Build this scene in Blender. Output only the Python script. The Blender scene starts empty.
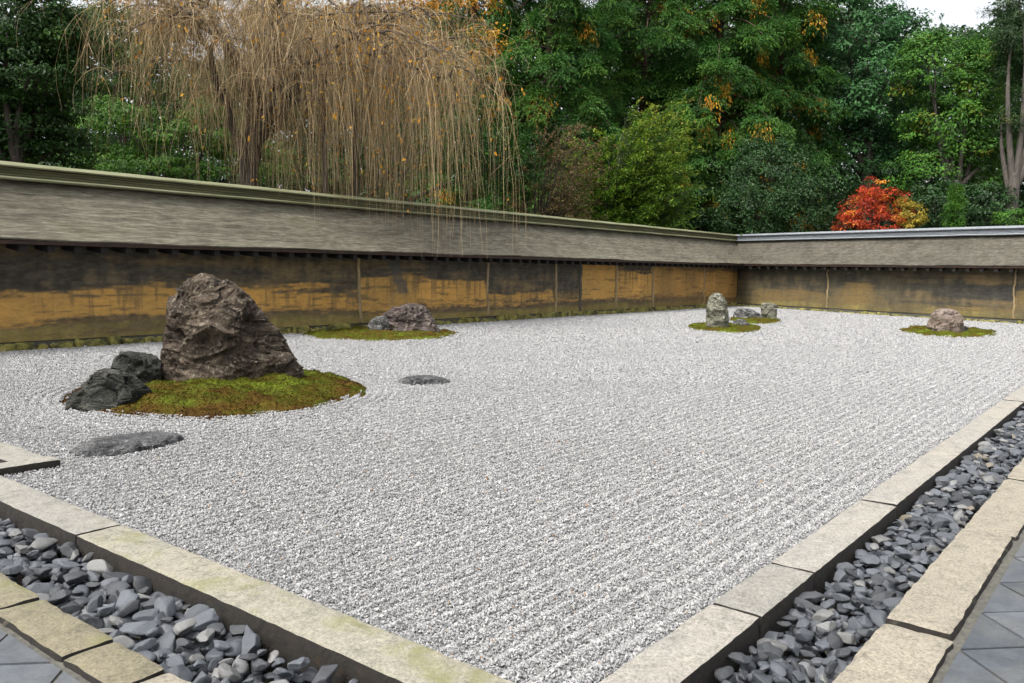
import bpy, math, random
import numpy as np
from mathutils import Vector, Matrix

rng = np.random.default_rng(7)
random.seed(7)
S = bpy.context.scene
COL = S.collection

# ------------------------------------------------------------------ camera
CAM_H = 1.2
F_PX, W_PX, H_PX = 840.0, 1024.0, 683.0
PITCH, ROLL, YAW = math.radians(5.034), math.radians(0.968), math.radians(38.15)
_fw = np.array([math.cos(YAW)*math.cos(PITCH), math.sin(YAW)*math.cos(PITCH), -math.sin(PITCH)])
_r0 = np.array([math.sin(YAW), -math.cos(YAW), 0.0])
_u0 = np.cross(_r0, _fw)
RT = _r0*math.cos(ROLL) + _u0*math.sin(ROLL)
UP = -_r0*math.sin(ROLL) + _u0*math.cos(ROLL)
FW = _fw
EYE = np.array([0.0, 0.0, CAM_H])
cd = bpy.data.cameras.new('camera'); cam = bpy.data.objects.new('camera', cd); COL.objects.link(cam)
cd.sensor_width = 36.0; cd.lens = F_PX/W_PX*36.0
cd.clip_start = 0.05; cd.clip_end = 3000
M4 = Matrix(((RT[0], UP[0], -FW[0], 0), (RT[1], UP[1], -FW[1], 0), (RT[2], UP[2], -FW[2], CAM_H), (0, 0, 0, 1)))
cam.matrix_world = M4
S.camera = cam

# ------------------------------------------------------------------ sky, sun, exposure
SUN_EL, SUN_AZ = math.radians(56), math.radians(172)      # azimuth counter-clockwise from +X, where the light comes from
w = bpy.data.worlds.new('World'); S.world = w; w.use_nodes = True
nt = w.node_tree; nt.nodes.clear()
sky = nt.nodes.new('ShaderNodeTexSky'); sky.sky_type = 'NISHITA'; sky.sun_disc = False
sky.sun_elevation = SUN_EL; sky.sun_rotation = math.pi/2 - SUN_AZ
sky.air_density = 1.0; sky.dust_density = 6.0; sky.ozone_density = 1.0
hsv = nt.nodes.new('ShaderNodeHueSaturation'); hsv.inputs['Saturation'].default_value = 0.22
hsv.inputs['Value'].default_value = 1.7
bg = nt.nodes.new('ShaderNodeBackground'); bg.inputs['Strength'].default_value = 0.15
wo = nt.nodes.new('ShaderNodeOutputWorld')
nt.links.new(sky.outputs[0], hsv.inputs['Color']); nt.links.new(hsv.outputs[0], bg.inputs['Color']); nt.links.new(bg.outputs[0], wo.inputs[0])
sl = bpy.data.lights.new('sun', 'SUN'); sl.energy = 1.85; sl.angle = math.radians(20); sl.color = (1.0, 0.95, 0.86)
so = bpy.data.objects.new('sun', sl); COL.objects.link(so)
sd = Vector((math.cos(SUN_EL)*math.cos(SUN_AZ), math.cos(SUN_EL)*math.sin(SUN_AZ), math.sin(SUN_EL)))
so.rotation_euler = sd.to_track_quat('Z', 'Y').to_euler(); so.location = sd*60
S.view_settings.view_transform = 'Standard'; S.view_settings.look = 'None'
S.view_settings.gamma = 1.0; S.view_settings.exposure = 0.45
S.cycles.max_bounces = 6; S.cycles.diffuse_bounces = 3; S.cycles.transparent_max_bounces = 8

# ------------------------------------------------------------------ helpers
def ray(px, py):
    return FW + RT*((px-W_PX/2)/F_PX) + UP*((H_PX/2-py)/F_PX)
def at(px, py, z=0.0):                     # where a sight line meets the level z
    d = ray(px, py); return EYE + d*((z-CAM_H)/d[2])
def at_y(px, py, y):
    d = ray(px, py); return EYE + d*(y/d[1])
def at_x(px, py, x):
    d = ray(px, py); return EYE + d*(x/d[0])
def at_d(px, py, D):
    return EYE + ray(px, py)*D
def project(P):
    v = np.asarray(P) - EYE
    z = v@FW
    z = np.where(np.abs(z) < 1e-6, 1e-6, z)
    return 512 + F_PX*(v@RT)/z, 341.5 - F_PX*(v@UP)/z, z

def _hash(ix, iy, iz, seed):
    h = (ix.astype(np.int64)*374761393 + iy.astype(np.int64)*668265263 + iz.astype(np.int64)*2147483647 + seed*974711) & 0xffffffff
    h = ((h ^ (h >> 13))*1274126177) & 0xffffffff
    h = ((h ^ (h >> 15))*2246822519) & 0xffffffff
    return ((h ^ (h >> 16)) & 0xffff)/65535.0
def noise(P, scale=1.0, seed=0):           # value noise, -1..1
    P = np.asarray(P, float)*scale
    i = np.floor(P).astype(np.int64); f = P - i; f = f*f*f*(f*(f*6-15)+10)
    out = 0
    for dx in (0, 1):
        for dy in (0, 1):
            for dz in (0, 1):
                wt = (f[:, 0] if dx else 1-f[:, 0])*(f[:, 1] if dy else 1-f[:, 1])*(f[:, 2] if dz else 1-f[:, 2])
                out = out + wt*_hash(i[:, 0]+dx, i[:, 1]+dy, i[:, 2]+dz, seed)
    return out*2-1
def fbm(P, scale=1.0, octv=4, seed=0, gain=0.5):
    a, s, t, n = 1.0, scale, 0, 0
    for o in range(octv):
        t = t + a*noise(P, s, seed+o*17); n += a; a *= gain; s *= 2.03
    return t/n

def mesh_obj(name, verts, faces, mat=None, parent=None, smooth=False, attrs=None, tris=None):
    """verts (n,3); faces: an array (m,k) or a list of arrays of any width"""
    me = bpy.data.meshes.new(name)
    V = np.asarray(verts, dtype=np.float32)
    fl = faces if isinstance(faces, list) else [faces]
    fl = [np.asarray(f, dtype=np.int32) for f in fl if len(f)]
    idx = np.concatenate([f.ravel() for f in fl])
    tot = np.concatenate([np.full(len(f), f.shape[1], np.int32) for f in fl])
    st = np.concatenate([[0], np.cumsum(tot)[:-1]]).astype(np.int32)
    me.vertices.add(len(V)); me.vertices.foreach_set('co', V.ravel())
    me.loops.add(len(idx)); me.loops.foreach_set('vertex_index', idx)
    me.polygons.add(len(tot)); me.polygons.foreach_set('loop_start', st); me.polygons.foreach_set('loop_total', tot)
    me.polygons.foreach_set('use_smooth', np.full(len(tot), smooth, dtype=bool))
    for an, (kind, dom, data) in (attrs or {}).items():
        a = me.attributes.new(an, kind, dom)
        a.data.foreach_set('value' if kind == 'FLOAT' else 'color', np.asarray(data, np.float32).ravel())
    me.update(calc_edges=True); me.validate()
    if mat: me.materials.append(mat)
    o = bpy.data.objects.new(name, me); COL.objects.link(o)
    if parent: o.parent = parent
    return o
def tag(o, label=None, cat=None, group=None, kind=None):
    if label: o['label'] = label
    if cat: o['category'] = cat
    if group: o['group'] = group
    if kind: o['kind'] = kind
    return o
def thing(name, label, cat, loc=(0, 0, 0), group=None):
    o = bpy.data.objects.new(name, None); COL.objects.link(o); o.location = [float(c) for c in loc]
    o.empty_display_size = 0.2
    return tag(o, label, cat, group)
class MB:
    def __init__(s): s.v, s.f, s.n, s.t = [], {}, 0, []
    def add(s, V, Fs):
        V = np.asarray(V, float)
        for Fa in (Fs if isinstance(Fs, list) else [Fs]):
            Fa = np.asarray(Fa, int)
            if len(Fa): s.f.setdefault(Fa.shape[1], []).append(Fa + s.n)
        s.v.append(V); s.n += len(V)
    def build(s, name, mat, parent=None, smooth=False, origin=None, attrs=None):
        V = np.concatenate(s.v)
        if origin is not None: V = V - np.asarray(origin)
        return mesh_obj(name, V, [np.concatenate(x) for x in s.f.values()], mat, parent, smooth, attrs)
def tube(pts, radii, sides=8):
    P = np.asarray(pts, float); n = len(P); R = np.broadcast_to(np.asarray(radii, float), (n,))
    T = np.gradient(P, axis=0); T /= np.linalg.norm(T, axis=1)[:, None] + 1e-9
    ref = np.where(np.abs(T[:, 2:3]) > 0.9, [[1.0, 0, 0]], [[0, 0, 1.0]])
    A = np.cross(T, ref); A /= np.linalg.norm(A, axis=1)[:, None] + 1e-9
    B = np.cross(T, A)
    for k in range(1, n):                                  # keep the frame from flipping
        if A[k]@A[k-1] < 0: A[k] *= -1; B[k] *= -1
    a = np.linspace(0, 2*math.pi, sides, endpoint=False)
    V = P[:, None] + R[:, None, None]*(np.cos(a)[None, :, None]*A[:, None] + np.sin(a)[None, :, None]*B[:, None])
    V = V.reshape(-1, 3)
    i = np.arange(n-1)[:, None]*sides; j = np.arange(sides)[None]; j2 = (j+1) % sides
    Fq = np.stack([i+j, i+j2, i+sides+j2, i+sides+j], -1).reshape(-1, 4)
    return V, Fq
def bezier(p0, p1, p2, n=8):
    t = np.linspace(0, 1, n)[:, None]
    return (1-t)**2*np.asarray(p0) + 2*t*(1-t)*np.asarray(p1) + t*t*np.asarray(p2)
def block(x0, x1, y0, y1, z0, z1, seg=0.03, r=0.012, amp=0.004, seed=0, taper=None):
    """a hewn stone block: rounded edges, slightly uneven faces"""
    L = np.array([x1-x0, y1-y0, z1-z0]); n = np.maximum(2, np.ceil(L/seg).astype(int))
    V, Fc, off = [], [], 0
    C = np.array([x0, y0, z0])
    for ax in range(3):
        b, c = (ax+1) % 3, (ax+2) % 3
        for side in (0, 1):
            u = np.linspace(0, 1, n[b]+1); v = np.linspace(0, 1, n[c]+1)
            U, Vv = np.meshgrid(u, v, indexing='ij')
            P = np.zeros(U.shape+(3,)); P[..., ax] = side; P[..., b] = U; P[..., c] = Vv
            V.append((P.reshape(-1, 3))*L)
            i, j = np.meshgrid(np.arange(n[b]), np.arange(n[c]), indexing='ij'); w_ = n[c]+1
            q = np.stack([i*w_+j, (i+1)*w_+j, (i+1)*w_+j+1, i*w_+j+1], -1).reshape(-1, 4)
            if side == 0: q = q[:, ::-1]
            Fc.append(q+off); off += U.size
    V = np.concatenate(V)
    I = np.clip(V, r, L-r); d = V-I; dl = np.linalg.norm(d, axis=1)[:, None]
    V = np.where(dl > 1e-9, I + d/np.maximum(dl, 1e-9)*r, V)
    V = V + C
    N = np.stack([fbm(V, 14, 3, seed+k) for k in (1, 2, 3)], -1)
    N2 = np.stack([noise(V, 3.1, seed+k) for k in (5, 6, 7)], -1)
    return V + N*amp + N2*amp*0.3, np.concatenate(Fc)

# ------------------------------------------------------------------ materials
def new_mat(name):
    m = bpy.data.materials.new(name); m.use_nodes = True
    n = m.node_tree.nodes; n.clear()
    out = n.new('ShaderNodeOutputMaterial'); b = n.new('ShaderNodeBsdfPrincipled')
    m.node_tree.links.new(b.outputs[0], out.inputs[0])
    return m, m.node_tree, b, out
def N(nt, typ, **kw):
    n = nt.nodes.new(typ)
    for k, v in kw.items():
        if k.startswith('i_'):
            n.inputs[k[2:].replace('_', ' ')].default_value = v
        else: setattr(n, k, v)
    return n
def coords(nt, scale=(1, 1, 1), src='Object'):
    tc = N(nt, 'ShaderNodeTexCoord'); mp = N(nt, 'ShaderNodeMapping'); mp.inputs['Scale'].default_value = scale
    nt.links.new(tc.outputs[src], mp.inputs['Vector']); return mp.outputs[0]
def tex_noise(nt, vec, scale, detail=6, rough=0.6, dist=0.0):
    n = N(nt, 'ShaderNodeTexNoise'); n.inputs['Scale'].default_value = scale; n.inputs['Detail'].default_value = detail
    n.inputs['Roughness'].default_value = rough; n.inputs['Distortion'].default_value = dist
    nt.links.new(vec, n.inputs['Vector']); return n.outputs[0]
def ramp(nt, fac, stops, interp='LINEAR'):
    r = N(nt, 'ShaderNodeValToRGB'); e = r.color_ramp; e.interpolation = interp
    while len(e.elements) < len(stops): e.elements.new(0.5)
    for el, (p, c) in zip(e.elements, stops):
        el.position = p; el.color = (*c, 1) if len(c) == 3 else c
    nt.links.new(fac, r.inputs[0]); return r.outputs[0]
def mix(nt, fac, a, b, mode='MIX'):
    m = N(nt, 'ShaderNodeMix', data_type='RGBA', blend_type=mode)
    for s, v in ((m.inputs[0], fac), (m.inputs[6], a), (m.inputs[7], b)):
        if hasattr(v, 'is_output') or isinstance(v, bpy.types.NodeSocket): nt.links.new(v, s)
        elif isinstance(v, (int, float)): s.default_value = v
        else: s.default_value = (*v, 1)
    return m.outputs[2]
def bump(nt, b, h, strength=0.5, dist=0.02, prev=None):
    n = N(nt, 'ShaderNodeBump'); n.inputs['Strength'].default_value = strength; n.inputs['Distance'].default_value = dist
    nt.links.new(h, n.inputs['Height'])
    if prev: nt.links.new(prev, n.inputs['Normal'])
    nt.links.new(n.outputs[0], b.inputs['Normal']); return n.outputs[0]
g3 = lambda v: (v, v, v)

def leaf_mat(name, stops, transl=0.3, rough=0.55):
    m, nt, b, out = new_mat(name)
    a = N(nt, 'ShaderNodeAttribute'); a.attribute_name = 'tint'
    c = ramp(nt, a.outputs['Fac'], stops)
    nt.links.new(c, b.inputs['Base Color']); b.inputs['Roughness'].default_value = rough
    b.inputs['Specular IOR Level'].default_value = 0.25
    t = N(nt, 'ShaderNodeBsdfTranslucent'); nt.links.new(c, t.inputs[0])
    ms = N(nt, 'ShaderNodeMixShader'); ms.inputs[0].default_value = transl
    nt.links.new(b.outputs[0], ms.inputs[1]); nt.links.new(t.outputs[0], ms.inputs[2]); nt.links.new(ms.outputs[0], out.inputs[0])
    return m
def bark_mat(name, c1, c2):
    m, nt, b, out = new_mat(name)
    v = coords(nt, (6, 6, 1.2)); n = tex_noise(nt, v, 3, 6, 0.65, 0.6)
    nt.links.new(ramp(nt, n, [(0.3, c1), (0.7, c2)]), b.inputs['Base Color']); b.inputs['Roughness'].default_value = 0.9
    bump(nt, b, n, 0.8, 0.03); return m
def rock_mat(name, cols, scale=3.0, pale=(0.45, 0.42, 0.38), pale_amt=0.62, strata=0.0, bump_s=0.9):
    m, nt, b, out = new_mat(name)
    v = coords(nt); n1 = tex_noise(nt, v, scale, 10, 0.68, 0.8)
    c = ramp(nt, n1, [(0.28 + 0.44*k/(len(cols)-1), cc) for k, cc in enumerate(cols)])
    v2 = coords(nt, (1, 1, 1 + 5*strata)); n2 = tex_noise(nt, v2, scale*2.7, 8, 0.7, 1.6)
    f2 = ramp(nt, n2, [(pale_amt, g3(0)), (pale_amt+0.1, g3(1))])
    c = mix(nt, f2, c, pale)
    n3 = tex_noise(nt, v, scale*14, 5, 0.75)
    c = mix(nt, 0.75, c, ramp(nt, n3, [(0.3, g3(0.25)), (0.5, g3(0.75)), (0.72, g3(1.5))]), 'MULTIPLY')
    vo = N(nt, 'ShaderNodeTexVoronoi', feature='DISTANCE_TO_EDGE'); vo.inputs['Scale'].default_value = scale*1.6
    wv = N(nt, 'ShaderNodeVectorMath', operation='ADD'); nt.links.new(v, wv.inputs[0])
    nn = N(nt, 'ShaderNodeTexNoise'); nn.inputs['Scale'].default_value = scale*1.5; nt.links.new(v, nn.inputs['Vector'])
    sc = N(nt, 'ShaderNodeVectorMath', operation='SCALE'); sc.inputs['Scale'].default_value = 0.35
    nt.links.new(nn.outputs['Color'], sc.inputs[0]); nt.links.new(sc.outputs[0], wv.inputs[1]); nt.links.new(wv.outputs[0], vo.inputs['Vector'])
    crack = ramp(nt, vo.outputs['Distance'], [(0.0, g3(0.35)), (0.025, g3(1))])
    c = mix(nt, 0.6, c, crack, 'MULTIPLY')
    nt.links.new(c, b.inputs['Base Color']); b.inputs['Roughness'].default_value = 0.85
    b.inputs['Specular IOR Level'].default_value = 0.3
    p = bump(nt, b, n2, bump_s*0.7, 0.06)
    p = bump(nt, b, crack, 0.4, 0.02, p)
    bump(nt, b, n3, bump_s*0.6, 0.02, p)
    return m

def mat_gravel_base():
    m, nt, b, out = new_mat('white_gravel_bed')
    v = coords(nt); vo = N(nt, 'ShaderNodeTexVoronoi'); vo.inputs['Scale'].default_value = 60; nt.links.new(v, vo.inputs['Vector'])
    c = ramp(nt, vo.outputs['Color'], [(0.0, g3(0.18)), (0.5, g3(0.29)), (1.0, g3(0.38))])
    n = tex_noise(nt, v, 0.7, 4)
    c = mix(nt, 0.35, c, ramp(nt, n, [(0.3, g3(0.85)), (0.7, g3(1.1))]), 'MULTIPLY')
    nt.links.new(c, b.inputs['Base Color']); b.inputs['Roughness'].default_value = 0.95
    inv = ramp(nt, vo.outputs['Distance'], [(0, g3(1)), (0.6, g3(0))])
    bump(nt, b, inv, 1.0, 0.012)
    return m
def mat_grain():
    m, nt, b, out = new_mat('white_gravel_grain')
    a = N(nt, 'ShaderNodeAttribute'); a.attribute_name = 'tint'
    c = ramp(nt, a.outputs['Fac'], [(0.0, (0.1256, 0.1256, 0.1273)), (0.12, (0.1925, 0.1925, 0.1942)), (0.28, (0.2595, 0.2595, 0.2595)), (0.8, (0.3181, 0.3181, 0.3163)), (0.99, (0.3766, 0.3741, 0.3683)), (0.9988, (0.3013, 0.2344, 0.159)), (1.0, (0.243, 0.135, 0.063))])
    nt.links.new(c, b.inputs['Base Color']); b.inputs['Roughness'].default_value = 0.9
    b.inputs['Specular IOR Level'].default_value = 0.12
    return m
def mat_granite(name, base, warm, moss=0.0, seedv=0.0):
    m, nt, b, out = new_mat(name)
    v = coords(nt); n1 = tex_noise(nt, v, 2.2, 5, 0.6)
    c = ramp(nt, n1, [(0.3, base), (0.7, warm)])
    n2 = tex_noise(nt, v, 95, 4, 0.85)
    c = mix(nt, 1.0, c, ramp(nt, n2, [(0.3, g3(0.22)), (0.42, g3(0.72)), (0.55, g3(0.98)), (0.72, g3(1.35))]), 'MULTIPLY')
    n4 = tex_noise(nt, v, 17, 6, 0.7, 0.5)
    c = mix(nt, 0.8, c, ramp(nt, n4, [(0.32, g3(0.5)), (0.46, g3(0.88)), (0.7, g3(1.12))]), 'MULTIPLY')
    if moss > 0:
        n3 = tex_noise(nt, v, 4.5, 8, 0.7, 0.4)
        f = ramp(nt, n3, [(0.62-0.2*moss, g3(0)), (0.78-0.2*moss, g3(0.75))])
        c = mix(nt, f, c, (0.15, 0.15, 0.05))
    # upright sides dark brown: water stain, with the drain's gloom put into the colour
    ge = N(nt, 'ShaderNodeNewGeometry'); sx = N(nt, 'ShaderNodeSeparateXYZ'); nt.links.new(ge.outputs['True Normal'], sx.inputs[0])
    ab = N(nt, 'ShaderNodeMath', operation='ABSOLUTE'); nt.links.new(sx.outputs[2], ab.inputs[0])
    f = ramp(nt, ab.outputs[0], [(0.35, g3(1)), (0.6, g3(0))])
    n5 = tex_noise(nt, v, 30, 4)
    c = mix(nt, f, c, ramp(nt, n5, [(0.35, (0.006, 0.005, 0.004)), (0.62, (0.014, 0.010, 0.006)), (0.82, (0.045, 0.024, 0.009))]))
    nt.links.new(c, b.inputs['Base Color']); b.inputs['Roughness'].default_value = 0.9
    p = bump(nt, b, n2, 0.6, 0.006); bump(nt, b, n4, 0.7, 0.015, p)
    return m
def mat_slate():
    m, nt, b, out = new_mat('blue_grey_paving_tile')
    a = N(nt, 'ShaderNodeAttribute'); a.attribute_name = 'tint'
    v = coords(nt); n1 = tex_noise(nt, v, 9, 8, 0.65)
    c = ramp(nt, a.outputs['Fac'], [(0, (0.055, 0.062, 0.072)), (1, (0.098, 0.107, 0.121))])
    c = mix(nt, 0.8, c, ramp(nt, n1, [(0.3, g3(0.6)), (0.7, g3(1.25))]), 'MULTIPLY')
    n2 = tex_noise(nt, v, 2.3, 6, 0.7, 0.8); n3 = tex_noise(nt, v, 60, 5, 0.8)
    c = mix(nt, ramp(nt, n2, [(0.45, g3(0)), (0.75, g3(0.55))]), c, (0.13, 0.125, 0.105))
    c = mix(nt, 0.6, c, ramp(nt, n3, [(0.3, g3(0.65)), (0.7, g3(1.25))]), 'MULTIPLY')
    nt.links.new(c, b.inputs['Base Color']); b.inputs['Roughness'].default_value = 0.6
    p = bump(nt, b, n1, 0.35, 0.008); bump(nt, b, n3, 0.3, 0.003, p); return m
def mat_plain_noise(name, c1, c2, scale=8, rough=0.9, bs=0.4, bd=0.02, stretch=(1, 1, 1)):
    m, nt, b, out = new_mat(name)
    v = coords(nt, stretch); n1 = tex_noise(nt, v, scale, 7, 0.65, 0.3)
    nt.links.new(ramp(nt, n1, [(0.32, c1), (0.68, c2)]), b.inputs['Base Color']); b.inputs['Roughness'].default_value = rough
    bump(nt, b, n1, bs, bd); return m
def mat_pebble(name, c1, c2):
    m, nt, b, out = new_mat(name)
    v = coords(nt); oi = N(nt, 'ShaderNodeObjectInfo')
    ad = N(nt, 'ShaderNodeVectorMath', operation='ADD'); nt.links.new(v, ad.inputs[0])
    cm = N(nt, 'ShaderNodeCombineXYZ'); ml = N(nt, 'ShaderNodeMath', operation='MULTIPLY'); ml.inputs[1].default_value = 37
    nt.links.new(oi.outputs['Random'], ml.inputs[0]); nt.links.new(ml.outputs[0], cm.inputs[0]); nt.links.new(cm.outputs[0], ad.inputs[1])
    n1 = tex_noise(nt, ad.outputs[0], 18, 6, 0.7, 0.6); n2 = tex_noise(nt, ad.outputs[0], 150, 3, 0.7)
    c = ramp(nt, n1, [(0.3, c1), (0.7, c2)])
    c = mix(nt, 0.5, c, ramp(nt, oi.outputs['Random'], [(0, g3(0.6)), (1, g3(1.35))]), 'MULTIPLY')
    c = mix(nt, 0.5, c, ramp(nt, n2, [(0.3, g3(0.75)), (0.7, g3(1.2))]), 'MULTIPLY')
    nt.links.new(c, b.inputs['Base Color']); b.inputs['Roughness'].default_value = 0.6
    bump(nt, b, n1, 0.35, 0.01); return m
def mat_pebble_rest():
    m, nt, b, out = new_mat('drain_pebble_far')
    a = N(nt, 'ShaderNodeAttribute'); a.attribute_name = 'tint'
    v = coords(nt); n1 = tex_noise(nt, v, 30, 5, 0.7)
    c = ramp(nt, a.outputs['Fac'], [(0, (0.02788, 0.03067, 0.03624)), (0.5, (0.05855, 0.06524, 0.07636)), (0.85, (0.09477, 0.1004, 0.1115)), (0.95, (0.1632, 0.1632, 0.1632)), (1, (0.1292, 0.1122, 0.085))])
    c = mix(nt, 0.6, c, ramp(nt, n1, [(0.3, g3(0.7)), (0.7, g3(1.25))]), 'MULTIPLY')
    nt.links.new(c, b.inputs['Base Color']); b.inputs['Roughness'].default_value = 0.6
    bump(nt, b, n1, 0.35, 0.01); return m
def mat_moss(name):
    m, nt, b, out = new_mat(name)
    a = N(nt, 'ShaderNodeAttribute'); a.attribute_name = 'tint'
    v = coords(nt); n2 = tex_noise(nt, v, 70, 5, 0.75)
    c = ramp(nt, a.outputs['Fac'], [(0.0, (0.045, 0.022, 0.006)), (0.22, (0.075, 0.044, 0.007)), (0.46, (0.072, 0.058, 0.007)), (0.72, (0.062, 0.068, 0.007)), (1.0, (0.10, 0.125, 0.011))])
    c = mix(nt, 0.7, c, ramp(nt, n2, [(0.3, g3(0.45)), (0.5, g3(0.95)), (0.7, g3(1.4))]), 'MULTIPLY')
    nt.links.new(c, b.inputs['Base Color']); b.inputs['Roughness'].default_value = 0.95
    b.inputs['Specular IOR Level'].default_value = 0.1
    bump(nt, b, n2, 0.8, 0.02); return m
def mat_plaster():
    m, nt, b, out = new_mat('oil_stained_clay_plaster')
    a = N(nt, 'ShaderNodeAttribute'); a.attribute_name = 'stain'
    v = coords(nt, (1, 1, 3)); n1 = tex_noise(nt, v, 7, 9, 0.72, 0.5); n2 = tex_noise(nt, coords(nt, (1, 1, 2)), 40, 5, 0.7)
    c = mix(nt, 0.8, a.outputs['Color'], ramp(nt, n1, [(0.3, g3(0.62)), (0.5, g3(1.0)), (0.72, g3(1.3))]), 'MULTIPLY')
    c = mix(nt, 0.6, c, ramp(nt, n2, [(0.3, g3(0.7)), (0.7, g3(1.25))]), 'MULTIPLY')
    nt.links.new(c, b.inputs['Base Color']); b.inputs['Roughness'].default_value = 0.88
    p = bump(nt, b, n1, 0.4, 0.02); bump(nt, b, n2, 0.3, 0.006, p); return m
def mat_shingle(axis):
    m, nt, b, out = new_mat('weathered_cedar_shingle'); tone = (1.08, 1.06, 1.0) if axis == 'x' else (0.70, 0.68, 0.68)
    st = (1.2, 6, 14) if axis == 'x' else (6, 1.2, 14)
    v = coords(nt, st); n1 = tex_noise(nt, v, 3.2, 10, 0.72, 0.4)
    n0 = tex_noise(nt, coords(nt, (0.7, 2, 2) if axis == 'x' else (2, 0.7, 2)), 1.3, 8, 0.7, 0.6)
    c = ramp(nt, n1, [(0.28, (0.026, 0.024, 0.018)), (0.43, (0.07, 0.065, 0.05)), (0.56, (0.115, 0.109, 0.088)), (0.72, (0.215, 0.208, 0.18))])
    c = mix(nt, 0.85, c, ramp(nt, n0, [(0.3, (0.45, 0.43, 0.36)), (0.44, (0.9, 0.88, 0.82)), (0.54, (1.3, 1.29, 1.24)), (0.64, (0.95, 0.9, 0.76)), (0.78, (0.6, 0.62, 0.4))]), 'MULTIPLY')
    st2 = (5, 20, 60) if axis == 'x' else (20, 5, 60)
    n3 = tex_noise(nt, coords(nt, st2), 2.5, 6, 0.7)
    c = mix(nt, 0.7, c, ramp(nt, n3, [(0.3, g3(0.6)), (0.5, g3(1.0)), (0.7, g3(1.35))]), 'MULTIPLY')
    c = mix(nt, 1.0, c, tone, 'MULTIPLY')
    nt.links.new(c, b.inputs['Base Color']); b.inputs['Roughness'].default_value = 0.9
    p = bump(nt, b, n1, 0.6, 0.03); bump(nt, b, n3, 0.5, 0.015, p); return m

M = dict(
    grav=mat_gravel_base(), grain=mat_grain(),
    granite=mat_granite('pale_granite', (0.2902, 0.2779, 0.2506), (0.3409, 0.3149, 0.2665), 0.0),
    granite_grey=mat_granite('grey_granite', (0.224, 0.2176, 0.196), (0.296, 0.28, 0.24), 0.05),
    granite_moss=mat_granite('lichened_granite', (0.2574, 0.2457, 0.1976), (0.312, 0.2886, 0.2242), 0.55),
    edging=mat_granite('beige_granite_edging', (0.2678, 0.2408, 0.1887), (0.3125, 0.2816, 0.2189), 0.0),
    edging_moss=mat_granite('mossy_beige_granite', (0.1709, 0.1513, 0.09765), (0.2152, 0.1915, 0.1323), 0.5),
    slate=mat_slate(), joint=mat_plain_noise('dark_joint_mortar', (0.05, 0.05, 0.045), (0.11, 0.105, 0.085), 40),
    mortar=mat_plain_noise('grey_mortar', (0.13, 0.13, 0.12), (0.2, 0.2, 0.185), 40),
    earth=mat_plain_noise('dark_wet_earth', (0.012, 0.01, 0.008), (0.035, 0.028, 0.02), 25, 0.95, 0.8),
    ground=mat_plain_noise('leaf_litter_ground', (0.03, 0.028, 0.012), (0.07, 0.055, 0.025), 3, 0.95),
    peb=[mat_pebble('charcoal_pebble', (0.0184, 0.0209, 0.02425), (0.05185, 0.0552, 0.06106)),
         mat_pebble('blue_grey_pebble', (0.04077, 0.04711, 0.05617), (0.1042, 0.1132, 0.1269)),
         mat_pebble('pale_grey_pebble', (0.085, 0.08755, 0.0884), (0.187, 0.187, 0.1802)),
         mat_pebble('tan_pebble', (0.085, 0.075, 0.055), (0.22, 0.19, 0.145))],
    peb_rest=mat_pebble_rest(), moss=mat_moss('garden_moss'),
    plaster=mat_plaster(), sh_x=mat_shingle('x'), sh_y=mat_shingle('y'),
    soffit=mat_plain_noise('red_brown_soffit_board', (0.012, 0.006, 0.004), (0.045, 0.019, 0.009), 9, 0.7),
    rafter=mat_plain_noise('black_rafter_wood', (0.004, 0.003, 0.003), (0.009, 0.007, 0.005), 9, 0.95),
    post=mat_plain_noise('pale_weathered_post', (0.13, 0.09, 0.04), (0.36, 0.27, 0.14), 12, 0.85, 0.4, 0.02, (1, 1, .3)),
    postd=mat_plain_noise('dark_weathered_post', (0.035, 0.032, 0.028), (0.1, 0.085, 0.06), 12, 0.85, 0.4, 0.02, (1, 1, .3)),
    ridge_moss=mat_plain_noise('mossy_ridge_board', (0.03325, 0.03388, 0.0112), (0.113, 0.1078, 0.0476), 5, 0.8, 0.4, 0.02, (0.25, 4, 8)),
    ridge_pale=mat_plain_noise('pale_ridge_cap', (0.09, 0.09812, 0.03713), (0.216, 0.2193, 0.1337), 2.2, 0.7, 0.3, 0.02, (0.5, 4, 8)),
    ridge_tile=mat_plain_noise('blue_grey_ridge_tile', (0.084, 0.098, 0.112), (0.168, 0.182, 0.196), 5, 0.5, 0.3, 0.02, (4, 0.3, 8)),
    ridge_tile_pale=mat_plain_noise('pale_ridge_tile', (0.1581, 0.1739, 0.1897), (0.2424, 0.2582, 0.274), 5, 0.45, 0.3, 0.02, (4, 0.3, 8)),
)

# ------------------------------------------------------------------ plan of the garden (metres, camera foot at the origin)
YA, XB, SKEW = 11.785, 27.55, 0.36                      # foot of the long wall, foot of the end wall
KRI, KRO, ERI, ERO = 1.211, 1.028, 0.701, 0.478     # right kerb and right edging (y)
KLI, KLO, ELI, ELO = 1.811, 1.603, 1.230, 1.064     # left kerb and left edging (x)
def xb(y): return XB + SKEW*(y-YA)          # the end wall is not quite square to the long one
Z_K, Z_E, Z_PAVE, Z_BED = 0.035, 0.035, 0.018, -0.16

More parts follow.
